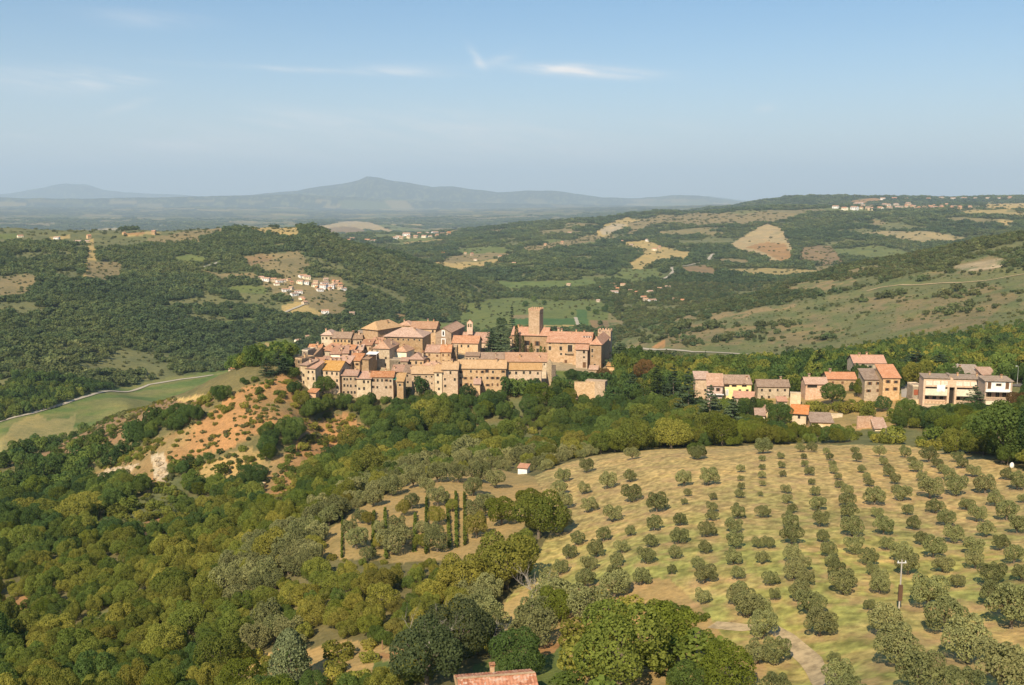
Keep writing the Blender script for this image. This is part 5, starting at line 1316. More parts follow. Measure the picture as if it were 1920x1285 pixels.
for a_ in (w * .295, w * .705):
    v = []; f = []
    prof = [(.34, 0), (.27, .12), (.2, .4), (.16, .55), (.05, .62)]
    for (q, z) in prof:
        for k in range(8): v.append((q * math.cos(k * .785), q * math.sin(k * .785), z))
    for i in range(len(prof) - 1):
        for k in range(8): f += [i * 8 + k, i * 8 + (k + 1) % 8, (i + 1) * 8 + (k + 1) % 8, (i + 1) * 8 + k]
    bl = add_obj("bell", mesh_np("bell", v, f, 4, [plain_mat("bronze", (.12, .09, .04), .5)]), bg_); bl.location = (a_, t_ / 2, H * .5)

# ---------------------------------------------------------------- castle
def merlons(p, w, d, z, n1, n2, mw, mh, th=.5, proud=.0):
    for i in range(n1):
        x = (w - mw) * i / (n1 - 1); p.box(x, x + mw, 0, th, z + .002, z + mh); p.box(x, x + mw, d - th, d, z + .002, z + mh)
    for i in range(1, n2 - 1):
        y = (d - mw) * i / (n2 - 1); p.box(0, th, y, y + mw, z + .002, z + mh); p.box(w - th, w, y, y + mw, z + .002, z + mh)
castle = empty("castle", (0, 0, 0), 0, "large stone castle with red roofs and square battlemented tower at the right of the town", "castle")
cx0, cy0, _, _, czb, _ = frame(1026, 1107, 641, 694, 494, -10)
castle.location = (cx0, cy0, czb)
def wing(xl, xr, ye, yb, D, rot, dp, kd, rise, wall='castle', roof='castle', ov=.6, wins=(), wname='wall', rname='roof', chims=()):
    x, y, w, ze, zb, r = frame(xl, xr, ye, yb, D, rot)
    ux, uy = math.cos(r), math.sin(r)
    BOXES.append((x + ux * w / 2 - uy * dp / 2, y + uy * w / 2 + ux * dp / 2, ux, uy, w / 2, dp / 2))
    z0 = min(float(hgt(x, y)), float(hgt(x + ux * w, y + uy * w)), zb) - 1.5
    M = Matrix.Translation((x - cx0, y - cy0, zb - czb)) @ Matrix.Rotation(r, 4, 'Z')
    wl = add_obj(wname, wall_part(w, dp, z0 - zb, ze - zb, kd, rise).mesh("wall", [MW[wall]]), castle); wl.matrix_local = M
    if rname:
        rf = add_obj(rname, roof_part(w, dp, ze - zb, kd, rise, ov, None).mesh("roof", [MR[roof], M_FASC]), castle); rf.matrix_local = M
        for (fx, fy, sz) in chims:
            c_ = add_obj("chimney", chimney_mesh(), rf); c_.location = (w * fx, dp * fy, ze - zb + rise * (1 - abs(fy - .5) * 2 if kd == 'g' else .5) + .2); c_.scale = (sz, sz, sz)
    for (px, py, ww_, wh_, k) in wins:
        a = float(ray(px, py)[0]); q = (y * math.sin(a) - x * math.cos(a)) / (ux * math.cos(a) - uy * math.sin(a))
        Dp = math.hypot(x + ux * q, y + uy * q); z = CAMZ + float(ray(px, py)[1]) * Dp
        o = add_obj("window", window_mesh(k), castle)
        o.matrix_local = M @ Matrix.Translation((q, 0, z - zb - wh_ / 2)) @ Matrix.Diagonal((ww_, 1, wh_ / 1.35, 1))
    return x, y, w, ze, zb, r, M
w1 = wing(960, 1026, 627, 670, 509, -12, 13, 'g', 3.2, wins=[(989.5, 643.5, 1.4, 2.4, 'brown'), (1007.5, 644.5, 1.4, 2.4, 'brown'), (989.5, 658.5, 1.3, 3.0, 'closed'), (1008, 659, 1.3, 3.0, 'plain')], chims=[(.12, .45, 1.0), (.2, .6, .8)])
w2 = wing(1026, 1107, 641, 694, 494, -10, 21, 'g', 3.9, wins=[(1031, 653, 1.2, 2.0, 'plain'), (1051.5, 653.5, 1.3, 2.0, 'plain'), (1031, 643.5, 1.0, .9, 'plain'), (1052, 643.8, 1.0, .9, 'plain'), (1068.8, 653.5, 2.2, 3.4, 'plain'), (1052, 664, 1.0, 1.0, 'plain'), (1061, 664.5, .9, 1.0, 'plain'), (1061, 678, 1.4, 1.6, 'closed'), (1052, 683.5, 1.3, 2.2, 'plain'), (1095.5, 644.5, .9, .8, 'plain')], chims=[(.2, .52, 1.5), (.27, .55, 1.2), (.62, .5, .9), (.5, .42, .7), (.8, .6, 1.0)])
w3 = wing(1080, 1101.5, 654.8, 700, 487, -8, 8, 's', 3.0, wins=[(1095, 659, 1.1, 2.2, 'plain'), (1095, 670, 1.0, .9, 'plain'), (1095.5, 684.5, 1.6, 2.8, 'closed')])
w4 = wing(1107, 1127.5, 645.5, 690, 489, -14, 27, 'h', 3.2, wins=[(1110.5, 657.5, .9, 1.8, 'plain'), (1110.5, 668, .8, .8, 'plain'), (1115, 684.5, 1.0, 1.0, 'plain')], chims=[(.3, .3, .8), (.5, .6, .9), (.2, .7, .8)])
w5 = wing(956.5, 961, 633, 668, 512, -12, 8, 's', 1.0)
# skylight dormer, balcony and arched gate on the main wing
M2 = w2[6]; W2, H2 = w2[2], w2[3] - w2[4]
p = PM(); p.box(0, 4.2, 0, 2.2, 0, 1.0, 0)
p.box(-.15, 4.35, -.15, 2.3, 1.0, 1.15, 1)
for k in range(3): p.box(.25 + k * 1.3, 1.2 + k * 1.3, -.03, .02, .15, .85, 2)
sk = add_obj("dormer", p.mesh("dormer", [M_WHITE, MR['castle'], M_GLASS]), castle); sk.matrix_local = M2 @ Matrix.Translation((W2 * .80, 5.2, H2 + 1.55))
p = PM(); p.box(-1.7, 1.7, -1.1, 0, -.25, 0, 0)
for k in range(9): p.box(-1.65 + k * .405, -1.61 + k * .405, -1.07, -1.03, 0, .95, 1)
p.box(-1.7, 1.7, -1.09, -1.02, .95, 1.0, 1)
q, z = None, None
a = float(ray(1068.8, 661)[0]); ux, uy = math.cos(w2[5]), math.sin(w2[5]); q = (w2[1] * math.sin(a) - w2[0] * math.cos(a)) / (ux * math.cos(a) - uy * math.sin(a))
bal = add_obj("balcony", p.mesh("balcony", [M_TRIM, M_FASC]), castle); bal.matrix_local = M2 @ Matrix.Translation((q, 0, H2 - 5.6))
p = PM(); p.arch(-1.75, 1.75, 0, 0, 3.7, 0, -.05); p.arch(-1.3, 1.3, 0, 0, 3.1, 1, -.10)
gt = add_obj("gate", p.mesh("gate", [M_TRIM, M_WOOD]), castle); gt.matrix_local = M2 @ Matrix.Translation((q + .2, 0, .3))
# square tower
x, y, w, ze, zb, r = frame(991.2, 1011.5, 581.5, 622, 508, -17)
dT = 7.4
p = PM(); HT = ze - zb; p.box(0, w, 0, dT, -14, HT - .3); p.box(-.1, w + .1, -.1, dT + .1, HT - 1.4, HT - .298)
for k in range(9): p.box(w * (k + .25) / 9, w * (k + .75) / 9, -.09, -.002, HT - 2.2, HT - 1.602)
for k in range(10): p.box(w + .002, w + .09, dT * (k + .25) / 10, dT * (k + .75) / 10, HT - 2.2, HT - 1.602)
tw = add_obj("tower", p.mesh("tower", [MW['castle']]), castle); MT = Matrix.Translation((x - cx0, y - cy0, zb - czb)) @ Matrix.Rotation(r, 4, 'Z'); tw.matrix_local = MT
p = PM(); merlons(p, w + .18, dT + .18, HT - .3, 6, 6, .6, 1.15, .45)
mo = add_obj("battlements", p.mesh("battlements", [MW['salmon']]), tw); mo.location = (-.09, -.09, 0)
x, y, w, ze, zb, r = frame(1121, 1145, 623, 640, 520, -14)
p = PM(); p.box(0, w, 0, 6, -14, ze - zb); tw = add_obj("tower", p.mesh("low_tower", [MW['castle']]), castle); tw.matrix_local = Matrix.Translation((x - cx0, y - cy0, zb - czb)) @ Matrix.Rotation(r, 4, 'Z')
p = PM(); merlons(p, w, 6, ze - zb, 5, 4, .8, 1.4, .45); add_obj("battlements", p.mesh("battlements", [MW['salmon']]), tw)
# ivy on the left wing
rs_ = np.random.RandomState(3)
def ivy(px, py, wd, ht, seed):
    rs_ = np.random.RandomState(seed); n = int(wd * ht * 14)
    a = float(ray(px, py)[0]); x, y, r = w1[0], w1[1], w1[5]; ux, uy = math.cos(r), math.sin(r)
    q = (y * math.sin(a) - x * math.cos(a)) / (ux * math.cos(a) - uy * math.sin(a)); Dp = math.hypot(x + ux * q, y + uy * q); z = CAMZ + float(ray(px, py)[1]) * Dp - w1[4]
    u = rs_.normal(size=n) * wd * .28; v = rs_.rand(n) ** 1.3 * ht; u *= (1.2 - v / ht)
    V = leaf_cards(np.stack([q + u, -.12 - .25 * rs_.rand(n), z + v], 1), np.tile([0, -1.0, .3], (n, 1)), .35, rs_, .9, .6)
    o = add_obj("ivy", crown_mesh("ivy", V, M_VINE), castle); o.matrix_local = w1[6]
ivy(996, 663, 3.6, 5.6, 1); ivy(1014, 664, 3.4, 4.2, 2); ivy(1021, 664, 2.4, 3.8, 4)

# terrace wall, ruins and small things round the castle
def wall_thing(name, label, cat, xl, xr, yt, yb, D, rot, th, matn, extra=None, group=None):
    x, y, w, ze, zb, r = frame(xl, xr, yt, yb, D, rot)
    ux, uy = math.cos(r), math.sin(r); BOXES.append((x + ux * w / 2 - uy * th / 2, y + uy * w / 2 + ux * th / 2, ux, uy, w / 2, th / 2))
    e = empty(name, (x, y, zb), r, label, cat, group)
    z0 = min(float(hgt(x, y)), float(hgt(x + ux * w, y + uy * w)), zb) - zb - 1
    p = PM(); p.box(0, w, 0, th, z0, ze - zb); p.box(-.08, w + .08, -.08, th + .08, ze - zb + .002, ze - zb + .18)
    if extra: extra(p, w, ze - zb)
    add_obj("wall", p.mesh("wall", [MW[matn], M_GLASS, M_TRIM, M_WOOD]), e)
    return e
def niche(p, w, H): p.arch(w * .68, w * .76, 0, H - 6.2, H - 2.8, 2, -.04); p.arch(w * .69, w * .75, 0, H - 6.0, H - 3.0, 1, -.08)
wall_thing("terrace_wall", "stone terrace wall with an arched niche below the castle gate trees", "wall", 1077, 1134, 717.5, 750, 432, -3, 1.2, 'warm', niche)
wall_thing("terrace_wall", "shaded return wall at the right end of the castle terrace", "wall", 1134.5, 1139, 716.5, 745, 431, 70, 9, 'stone')
wall_thing("terrace_wall", "dark stone wall between the long row and the castle", "wall", 1034, 1042, 686, 706, 448, -4, 1.0, 'dark')
def peak(p, w, H): p.poly([(0, 0, H), (w, 0, H), (w * .55, 0, H + 2.2)]); p.poly([(0, .8, H), (w, .8, H), (w * .55, .8, H + 2.2)]); p.poly([(0, 0, H), (w * .55, 0, H + 2.2), (w * .55, .8, H + 2.2), (0, .8, H)]); p.poly([(w, 0, H), (w * .55, 0, H + 2.2), (w * .55, .8, H + 2.2), (w, .8, H)])
wall_thing("gable_wall", "tall peaked wall closing the right end of the long row", "wall", 1024.5, 1035, 682, 712, 449, -16, .8, 'grey', peak)
house("annex", "annex", "small lean-to annex at the foot of the castle's right tower", 1105, 1120, 692.5, 699, 484, -10, 4, 's', 1.2, 'warm', 'pink', 0, 0, chim=0)
house("annex", "annex", "yellow-roofed hut at the castle's right corner", 1138, 1152, 686, 693, 486, -14, 5, 's', 1.0, 'warm', 'orange', 0, 0, chim=0)
house("shed", "shed", "small red-roofed shed under the dark round tree at the town's lower left", 577, 592, 735, 742, 424, -18, 3, 's', .9, 'salmon', 'red', 0, 0, chim=0)
# a rough stone ruin
def rock_mesh(name, rad, seed, m, sub=3, rough=.35):
    bm = bmesh.new(); bmesh.ops.create_icosphere(bm, subdivisions=sub, radius=1)
    co = np.array([v.co[:] for v in bm.verts])
    n = fbm(co[:, 0] * 2.1 + seed * 9, co[:, 1] * 2.1 + co[:, 2] * 1.7, 3, seed) - .5
    for v, k in zip(bm.verts, n): v.co *= (1 + rough * 2 * k); v.co.x *= rad[0]; v.co.y *= rad[1]; v.co.z *= rad[2]
    me_ = bpy.data.meshes.new(name); bm.to_mesh(me_); bm.free(); me_.materials.append(m); return me_
x, y, z = ground(1038, 716, 400, 470)
o = add_obj("stone_outcrop", rock_mesh("outcrop", (2.6, 2.0, 2.6), 4, MW['grey']), None, (x, y, z + 1)); tag(o, "grey stone outcrop between the long row and the castle terrace", "outcrop")
# hedge of the castle garden
def hedge(name, label, cat, p0, p1, D0, D1, hh, th, m, seed, dz=0.0, part=None, group=None, y_z=None, bulge=.0):
    a = ground(*p0, *D0); b_ = ground(*p1, *D1)
    A = Vector((a[0], a[1], 0)); B = Vector((b_[0], b_[1], 0)); L = (B - A).length; d = (B - A).normalized(); nrm = Vector((-d.y, d.x, 0))
    rs_ = np.random.RandomState(seed); n = int(L * (hh * 2 + th) * 9)
    s = rs_.rand(n) * L; zz = hh * rs_.rand(n) ** .8; side = (rs_.rand(n) - .5) * th * (1.15 - .4 * zz / hh)
    wob = 1 + bulge * (fbm(s / 2.0, s * 0 + seed, 2, seed) - .5) * 2
    zz = zz * wob
    X = A.x + d.x * s + nrm.x * side; Y = A.y + d.y * s + nrm.y * side
    Z = hgt(X, Y) + zz + dz
    N = np.stack([nrm.x * np.sign(side), nrm.y * np.sign(side), .8 + 0 * s], 1)
    V = leaf_cards(np.stack([X, Y, Z], 1), N, .42, rs_, .8, .7)
    o = add_obj(name, crown_mesh(name, V, m)); tag(o, label, cat, group); return o
hedge("garden_hedge", "dark hedge edging the castle garden above the long row", "hedge", (940, 667), (1026, 668), (460, 500), (460, 500), 1.4, 1.6, M_GULLY, 5)
# ---------------------------------------------------------------- terraced houses at the right
RIGHT = [
 ("leftmost house of the right-hand hamlet, pink roof half behind firs",1304,1330,710.5,748,420,-4,8,'s',1.8,'warm','pink',2,2,dict(chim=0)),
 ("mauve house with long balcony and wide pink lean-to roof",1327,1355,722.5,768,405,-9,8,'s',3.4,'mauve','pink',1,2,dict(chim=0,drop=0,win='brown')),
 ("yellow rendered house with arched brown windows",1359,1409,719.5,752,412,-4,8,'s',2.2,'yellow','brown',0,0,dict(chim=1)),
 ("detached grey house with bright orange gabled roof below the yellow house",1375,1412,745,774,385,-17,9,'g',1.7,'grey','bright',2,3,dict(chim=0,side=1,drop=0)),
 ("low cottage with salmon roof and white front right of the lone cypress",1417,1434,778,794,366,-10,9,'g',1.6,'cream','pink',0,0,dict(chim=0)),
 ("little gabled cottage behind the round tree, right of the salmon roof",1434.5,1446,775,792,368,-6,8,'G',1.4,'pale','pink',0,0,dict(chim=0)),
 ("long brown-grey stone house with tiled ridge roof, small windows in two rows",1421,1480,724,752,415,-4,8,'g',2.1,'grey','brown',2,4,dict(chim=1,drop=0)),
 ("low open shed with orange roof under the long brown-grey house",1459,1476,752,760,396,-4,4,'s',.9,'pale','bright',0,0,dict(chim=0)),
 ("salmon brick house with dark open loggia",1511,1552,719.5,752,415,-3,8,'g',2.0,'salmon','pink',0,0,dict(chim=1)),
 ("long stone house with clean orange roof behind the bushy tree",1552.5,1606,710,738,425,-3,9,'g',2.0,'warm','bright',1,3,dict(chim=1,win='closed')),
 ("small pale cottage with bright orange roof on the edge of the wood",1485,1512,773,802,362,-20,9,'g',2.0,'pale','bright',1,1,dict(chim=0,drop=0,ov=.8)),
 ("low spread-out brown tiled roof right of the small pale cottage",1521,1562,791,802,356,-9,9,'s',1.5,'pale','brown',0,0,dict(chim=0)),
 ("upper stone house on the rise with orange ridge roof and green shutters",1601.5,1661,680,715,446,-2.5,10,'g',2.6,'grey','bright',2,3,dict(chim=2,win='green')),
 ("tall stone house with grey-brown roof, left of the joined pair",1622,1656,711,758,408,-3,9,'s',2.6,'grey','brown',2,2,dict(chim=0,win='brown')),
 ("tall stone house with orange roof, right of the joined pair",1656.5,1688,708,754,405,-3,10,'s',3.4,'warm','bright',2,2,dict(chim=0,win='brown',drop=0)),
 ("flat concrete garage with rust-brown door in the paved yard",1712,1729,722,746,398,-2,6,'f',.5,'pale','greyt',0,0,dict(chim=0)),
 ("low salmon-roofed outbuilding below the joined tall houses",1641,1662,803,816,345,-10,8,'s',1.9,'pale','pink',1,1,dict(chim=0)),
 ("long brown-roofed house behind the brick terrace",1797,1841,700,715,432,-4,8,'s',2.2,'warm','greyt',1,5,dict(chim=1)),
 ("short red-roofed house behind the white-fronted end house",1842,1868,702,715,430,-4,7,'s',1.7,'salmon','pink',0,0,dict(chim=0)),
]
RO = {}
for (lab, xl, xr, ye, yb, D, rot, dp, kd, rise, wl, rf, rows_, cols_, op) in RIGHT:
    RO[xl] = house("village_house", "house" if "shed" not in lab and "garage" not in lab and "outbuilding" not in lab else lab.split()[-1] if False else ("shed" if "shed" in lab else "garage" if "garage" in lab else "outbuilding"), lab, xl, xr, ye, yb, D, rot, dp, kd, rise, wl, rf, rows_, cols_, **op)
def on_front(root, name, me_, px, py, dy=0.0):
    r = root.rotation_euler.z; a = float(ray(px, py)[0]); ux, uy = math.cos(r), math.sin(r); x0, y0 = root.location.x, root.location.y
    q = (y0 * math.sin(a) - x0 * math.cos(a)) / (ux * math.cos(a) - uy * math.sin(a))
    z = CAMZ + float(ray(px, py)[1]) * math.hypot(x0 + ux * q, y0 + uy * q) - root.location.z
    o = add_obj(name, me_, root); o.location = (q, dy, z); return o
# mauve house: balcony slab with rail
p = PM(); p.box(-3.2, 3.4, -1.4, 0, -.22, 0, 0)
for k in range(14): p.box(-3.15 + k * .49, -3.11 + k * .49, -1.36, -1.32, 0, .9, 1)
p.box(-3.2, 3.4, -1.38, -1.31, .9, .95, 1)
on_front(RO[1327], "balcony", p.mesh("balcony", [M_WHITE, M_FASC]), 1341, 738.5)
# yellow house: three arched windows, a door, outside stair
p = PM(); p.arch(-1.0, 1.0, 0, 0, 1.5, 0, -.08); p.arch(-.8, .8, 0, 0.05, 1.3, 1, -.10); p.box(-.05, .05, -.12, -.1, 0, 1.3, 0); yw = p.mesh("arched_window", [M_SHUT, M_GLASS])
for px in (1363, 1376.5, 1395.5): on_front(RO[1359], "window", yw, px, 725.5)
p = PM(); p.box(-.6, .6, -.08, .1, 0, 2.6, 0); p.box(-.45, .45, -.12, -.08, 0, 2.4, 1)
on_front(RO[1359], "door", p.mesh("door", [M_WHITE, M_METAL]), 1363, 742)
for px in (1387, 1401): add_window(RO[1359], *on_front(RO[1359], "anchor", None, px, 736).location, 1.0, 1.2, 'brown') if False else on_front(RO[1359], "window", window_mesh('plain'), px, 736.5)
# dark panels for the salmon house's loggia openings, inner shade painted in
p = PM(); p.box(-1.25, 1.25, -.03, .2, 0, 1.6, 0); p.box(-1.35, 1.35, -.12, .1, -.12, 0, 1); lo1 = p.mesh("loggia", [M_DARK, M_TRIM])
for px, s in ((1519.5, 1.0), (1528.5, .62), (1544.5, .7)):
    o = on_front(RO[1511], "window", lo1, px, 727 if px < 1540 else 732); o.scale = (s, 1, 1)
# garage door
p = PM(); p.box(-1.9, 1.9, -.06, .1, 0, 2.1, 0)
for k in range(6): p.box(-1.9, 1.9, -.08, -.06, .1 + k * .34, .14 + k * .34, 1)
on_front(RO[1712], "door", p.mesh("garage_door", [M_RUSTM, M_FASC]), 1722.5, 741)
# white cottage front doors
p = PM(); p.box(-.9, .9, -.05, .1, 0, 1.9, 0); p.box(-.75, .75, -.07, -.05, 0, 1.7, 1)
on_front(RO[1417], "door", p.mesh("door", [M_WHITE, M_METAL]), 1424, 790)

# paved yard and retaining walls
def pave(name, label, pts, D, m, dz=.15, th=.3):
    P3 = []
    for (px, py) in pts:
        x, y, z = ground(px, py, D - 40, D + 40); P3.append((x, y, z + dz))
    zc = [q[2] for q in P3]
    p = PM(); p.slab(P3, th); o = add_obj(name, p.mesh(name, [m])); tag(o, label, kind='structure'); return o
pave("paved_yard", "grey concrete yard beside the garage", [(1690, 745), (1730, 749), (1729, 722), (1700, 712), (1690, 716)], 400, M_CONC)
wall_thing("retaining_wall", "pale retaining wall below the paved yard", "wall", 1690, 1731, 749, 765, 392, -8, .6, 'pale')
wall_thing("retaining_wall", "low pale wall under the left end of the brick terrace", "wall", 1715, 1745, 762, 778, 382, -10, .5, 'warm')
wall_thing("retaining_wall", "short wall with white stones below the brick terrace's stair", "wall", 1783, 1806, 768, 782, 377, -8, .5, 'pale')
wall_thing("garden_wall", "white walled bank between the long brown-grey house and the salmon house", "wall", 1482, 1502, 738, 752, 402, -14, 3.0, 'pale')
wall_thing("garden_wall", "brick garden wall with gaps left of the joined tall houses", "wall", 1608, 1636, 782, 787, 350, 5, .5, 'salmon')
wall_thing("garden_wall", "low wall along the lane behind the small pale cottage", "wall", 1530, 1580, 776, 782, 372, -6, .5, 'pale')

# ---------------------------------------------------------------- brick terrace with loggias
def terrace_block():
    xl, xr, ye, yb, D, rot = 1732.5, 1843.5, 708.0, 762.0, 388, -9
    x, y, w, ze, zb, r = frame(xl, xr, ye, yb, D, rot)
    ux, uy = math.cos(r), math.sin(r); dep = 6.5
    BOXES.append((x + ux * w / 2 - uy * dep / 2, y + uy * w / 2 + ux * dep / 2, ux, uy, w / 2, dep / 2))
    e = empty("terrace_house", (x, y, zb), r, "long brick terrace with two wide loggias, cream parapets and white-blinded windows", "terrace house")
    H = ze - zb; sc = H / 54.0         # metres per photo pixel of the front
    zt = lambda py_off: H - py_off * sc     # rows measured in photo px below the eave
    p = PM()
    zbase = min(float(hgt(x, y)), float(hgt(x + ux * w, y + uy * w))) - zb - 1.5
    b0, b1 = w * .445, w * .535      # stair slot between the bays
    # rear body, top band, piers, end walls
    p.box(0, w, 2.2, dep, zbase, H); p.box(0, w, 0, 2.198, zt(17), H)
    for a_, b_ in ((0, .7), (b0 - .7, b0), (b1, b1 + .7), (w - .7, w)): p.box(a_, b_, -.05, 2.198, zbase, zt(17) - .002)
    p.box(.702, b0 - .702, -.25, 2.197, zbase, zt(50)); p.box(b1 + .702, w - .702, -.25, 2.197, zbase, zt(50))
    p.box(b0 + .002, b1 - .002, 1.6, 2.197, zbase, zt(17) - .003, 1)  # dark sheet at the slot's back, its shade painted in
    add_obj("wall", p.mesh("wall", [MW['brick'], M_DARK]), e)
    p = PM(); k = 2.0
    p.slab([(-.3, -.5, H + .02), (b0, -.5, H + .02), (b0, dep + .3, H + .5), (-.3, dep + .3, H + .5)], .2); p.slab([(b1 - .8, -.5, H + .02), (w + .3, -.5, H + .02), (w + .3, dep + .3, H + .5), (b1 - .8, dep + .3, H + .5)], .2); p.box(b0 + .01, b1 - .81, 1.2, dep, H - .2, H + .9)
    rf = add_obj("roof", p.mesh("roof", [MR['greyt']]), e)
    for q in (.14, .62, .95):
        c_ = add_obj("chimney", chimney_mesh(), rf); c_.location = (w * q, 4.0, H + .5); c_.scale = (.8, .8, .8)
    for (a_, b_) in ((.702, b0 - .702), (b1 + .702, w - .702)):
        for nm, za, zb_, yy, mm in (("parapet", zt(33), zt(20.5), -.12, M_CREAM), ("ledge", zt(50) + .003, zt(48.5), -.4, M_TRIM)):
            q = PM(); q.box(a_, b_, yy, yy + .22, za, zb_); add_obj(nm, q.mesh(nm, [mm]), e)
        q = PM(); q.box(a_, b_, .1, 2.1, zt(34.2), zt(33.2)); add_obj("floor_slab", q.mesh("slab", [M_CONC]), e)
        q = PM(); nsl = 6
        for s_ in range(nsl): q.box(a_ + (b_ - a_) * (s_ + .12) / nsl, a_ + (b_ - a_) * (s_ + .82) / nsl, -.27, -.24, zt(48), zt(45.8)) if False else None
        # brick rail with slots
        q.box(a_, b_, -.25, -.05, zt(45), zt(42.5)); 
        for s_ in range(nsl + 1):
            xx = a_ + (b_ - a_) * s_ / nsl; q.box(max(a_, xx - .35), min(b_, xx + .35), -.22, -.07, zt(48.4), zt(45) - .002)
        add_obj("railing", q.mesh("railing", [MW['brick']]), e)
        for s_ in range(3):
            o = add_window(e, a_ + (b_ - a_) * (s_ + .5) / 3, 2.2, zt(42), 1.2, 1.9, 'plain')
    for f in (.05, .10, .175, .23, .31, .36, .565, .61, .685, .735, .81, .855): add_window(e, w * (f + .02), 0, zt(13), .95, 1.3, 'white')
    q = PM(); q.box(w - .2, w + .25, -.18, .1, zbase, H + 1.6); add_obj("drainpipe", q.mesh("downpipe", [M_RUSTM]), e)
    return e, w, H, zt
te, tw_, tH, tzt = terrace_block()
# white sheet hung from a window, and things on the loggias
p = PM()
n = 6
for i in range(n):
    for j in range(n):
        pass
sv, sf = [], []
for j in range(9):
    for i in range(9): sv.append((i * .36 - 1.45, -.16 - .05 * math.sin(i * 1.7 + j * .3), -j * .31 - .12 * math.sin(i * .9) * (j / 8)))
for j in range(8):
    for i in range(8): sf += [j * 9 + i, j * 9 + i + 1, (j + 1) * 9 + i + 1, (j + 1) * 9 + i]
xs_ = Matrix.Translation(te.location) @ Matrix.Rotation(te.rotation_euler.z, 4, 'Z')
def hang(name, cat, label, me_, lx, ly, lz):
    o = add_obj(name, me_); o.location = xs_ @ Vector((lx, ly, lz)); o.rotation_euler = te.rotation_euler; return tag(o, label, cat)
hang("bedsheet", "sheet", "white sheet hung out of an upper window of the brick terrace", mesh_np("sheet", sv, sf, 4, [M_WHITE], smooth=True), tw_ * .30, 0, tzt(13))
# white-fronted end house
def end_house():
    xl, xr, ye, yb, D, rot = 1848, 1899, 714.0, 764.0, 383, -7
    x, y, w, ze, zb, r = frame(xl, xr, ye, yb, D, rot); dep = 7.5
    ux, uy = math.cos(r), math.sin(r); BOXES.append((x + ux * w / 2 - uy * dep / 2, y + uy * w / 2 + ux * dep / 2, ux, uy, w / 2, dep / 2))
    e = empty("end_house", (x, y, zb), r, "white-fronted modern end house with brick sides and recessed balconies", "house")
    H = ze - zb; sc = H / 50.0; zt = lambda q: H - q * sc
    zbase = min(float(hgt(x, y)), float(hgt(x + ux * w, y + uy * w))) - zb - 1.5
    p = PM(); p.box(0, w, 2.0, dep, zbase, H); p.box(0, .5, 0, 1.998, zbase, H); p.box(w - .5, w, 0, 1.998, zbase, H); p.box(w / 2 - .25, w / 2 + .25, 0, 1.998, zbase, zt(34) - .002)
    p.box(.502, w - .502, -.1, 1.997, zt(37.5), zt(33.5)); add_obj("wall", p.mesh("wall", [MW['brick']]), e)
    p = PM(); p.box(.502, w - .502, .2, 1.99, zt(18.4), zt(1), 0); add_obj("front_panel", p.mesh("front_panel", [M_WHITE]), e)
    p = PM(); p.box(.1, w - .1, -.6, 1.98, zt(20.5), zt(18.5), 0); add_obj("balcony", p.mesh("balcony", [M_WHITE]), e)
    p = PM(); p.slab([(-.4, -.4, H + .05), (w + .4, -.4, H + .05), (w + .4, dep, H + .6), (-.4, dep, H + .6)], .2); rf = add_obj("roof", p.mesh("roof", [MR['greyt']]), e)
    c_ = add_obj("chimney", chimney_mesh(), rf); c_.location = (w * .72, 4, H + .5); c_.scale = (.9, .9, .9)
    for a_, b_ in ((.52, w / 2 - .27), (w / 2 + .27, w - .52)):
        q = PM(); q.box(a_, b_, -.05, .15, zt(45), zt(38)); add_obj("parapet", q.mesh("parapet", [M_CREAM]), e)
    for f, wd, ht, zz, k in ((.16, 1.2, 2.2, 14.8, 'closed'), (.50, 1.6, .8, 9.5, 'plain'), (.82, 1.2, 2.2, 14.8, 'closed')): add_window(e, w * f, .2, zt(zz), wd, ht, k)
    for f in (.25, .55, .8): add_window(e, w * f, 2.0, zt(32.5), 1.3, 2.1, 'plain')
    return e
end_house()

# ---------------------------------------------------------------- street on the right, lamps and poles
ROADS = []
def ribbon(name, label, pts, D0, D1, width, m, dz=.25, kind='structure', step=6.0):
    P3 = []
    for (px, py) in pts:
        x, y, z = ground(px, py, D0, D1); P3.append(Vector((x, y, 0)))
    path = []
    for a_, b_ in zip(P3[:-1], P3[1:]):
        n = max(1, int((b_ - a_).length / step))
        for i in range(n): path.append(a_.lerp(b_, i / n))
    path.append(P3[-1])
    ROADS.extend((q.x, q.y) for q in path[::2])
    V, Fc = [], []
    for i, q in enumerate(path):
        d = (path[min(i + 1, len(path) - 1)] - path[max(i - 1, 0)]); d.z = 0; d.normalize(); nn = Vector((-d.y, d.x, 0))
        wv = width * .5 * (1 + .12 * math.sin(i * 1.3))
        for s in (-1, -.33, .33, 1):
            pt = q + nn * wv * s; V.append((pt.x, pt.y, float(hgt(pt.x, pt.y)) + dz))
    for i in range(len(path) - 1):
        for k in range(3): a = i * 4 + k; Fc += [a, a + 1, a + 5, a + 4]
    o = add_obj(name, mesh_np(name, V, Fc, 4, [m], smooth=True)); tag(o, label, kind=kind); return o
M_GRAVEL = plain_mat("pale_gravel", (.44, .39, .30)); M_ASPH = plain_mat("asphalt", (.16, .145, .13)); M_TRACK = plain_mat("dry_track", (.50, .38, .215), .95, .25)
ribbon("village_road", "asphalt road entering at the right behind the end house", [(1899, 722), (1925, 725), (1990, 728)], 380, 460, 6, M_ASPH, .3)
ribbon("valley_road", "pale gravel road along the upper edge of the green valley field", [(-60, 806), (0, 792), (60, 776), (120, 758), (170, 742), (205, 734), (280, 722), (340, 712), (400, 704)], 600, 1100, 3.6, M_GRAVEL, .5)
ribbon("valley_road", "pale road behind the hamlet at the foot of the stony hill", [(1180, 652), (1230, 657), (1300, 661), (1360, 663), (1420, 666), (1470, 668), (1520, 669)], 750, 1200, 3.6, M_GRAVEL, .7)
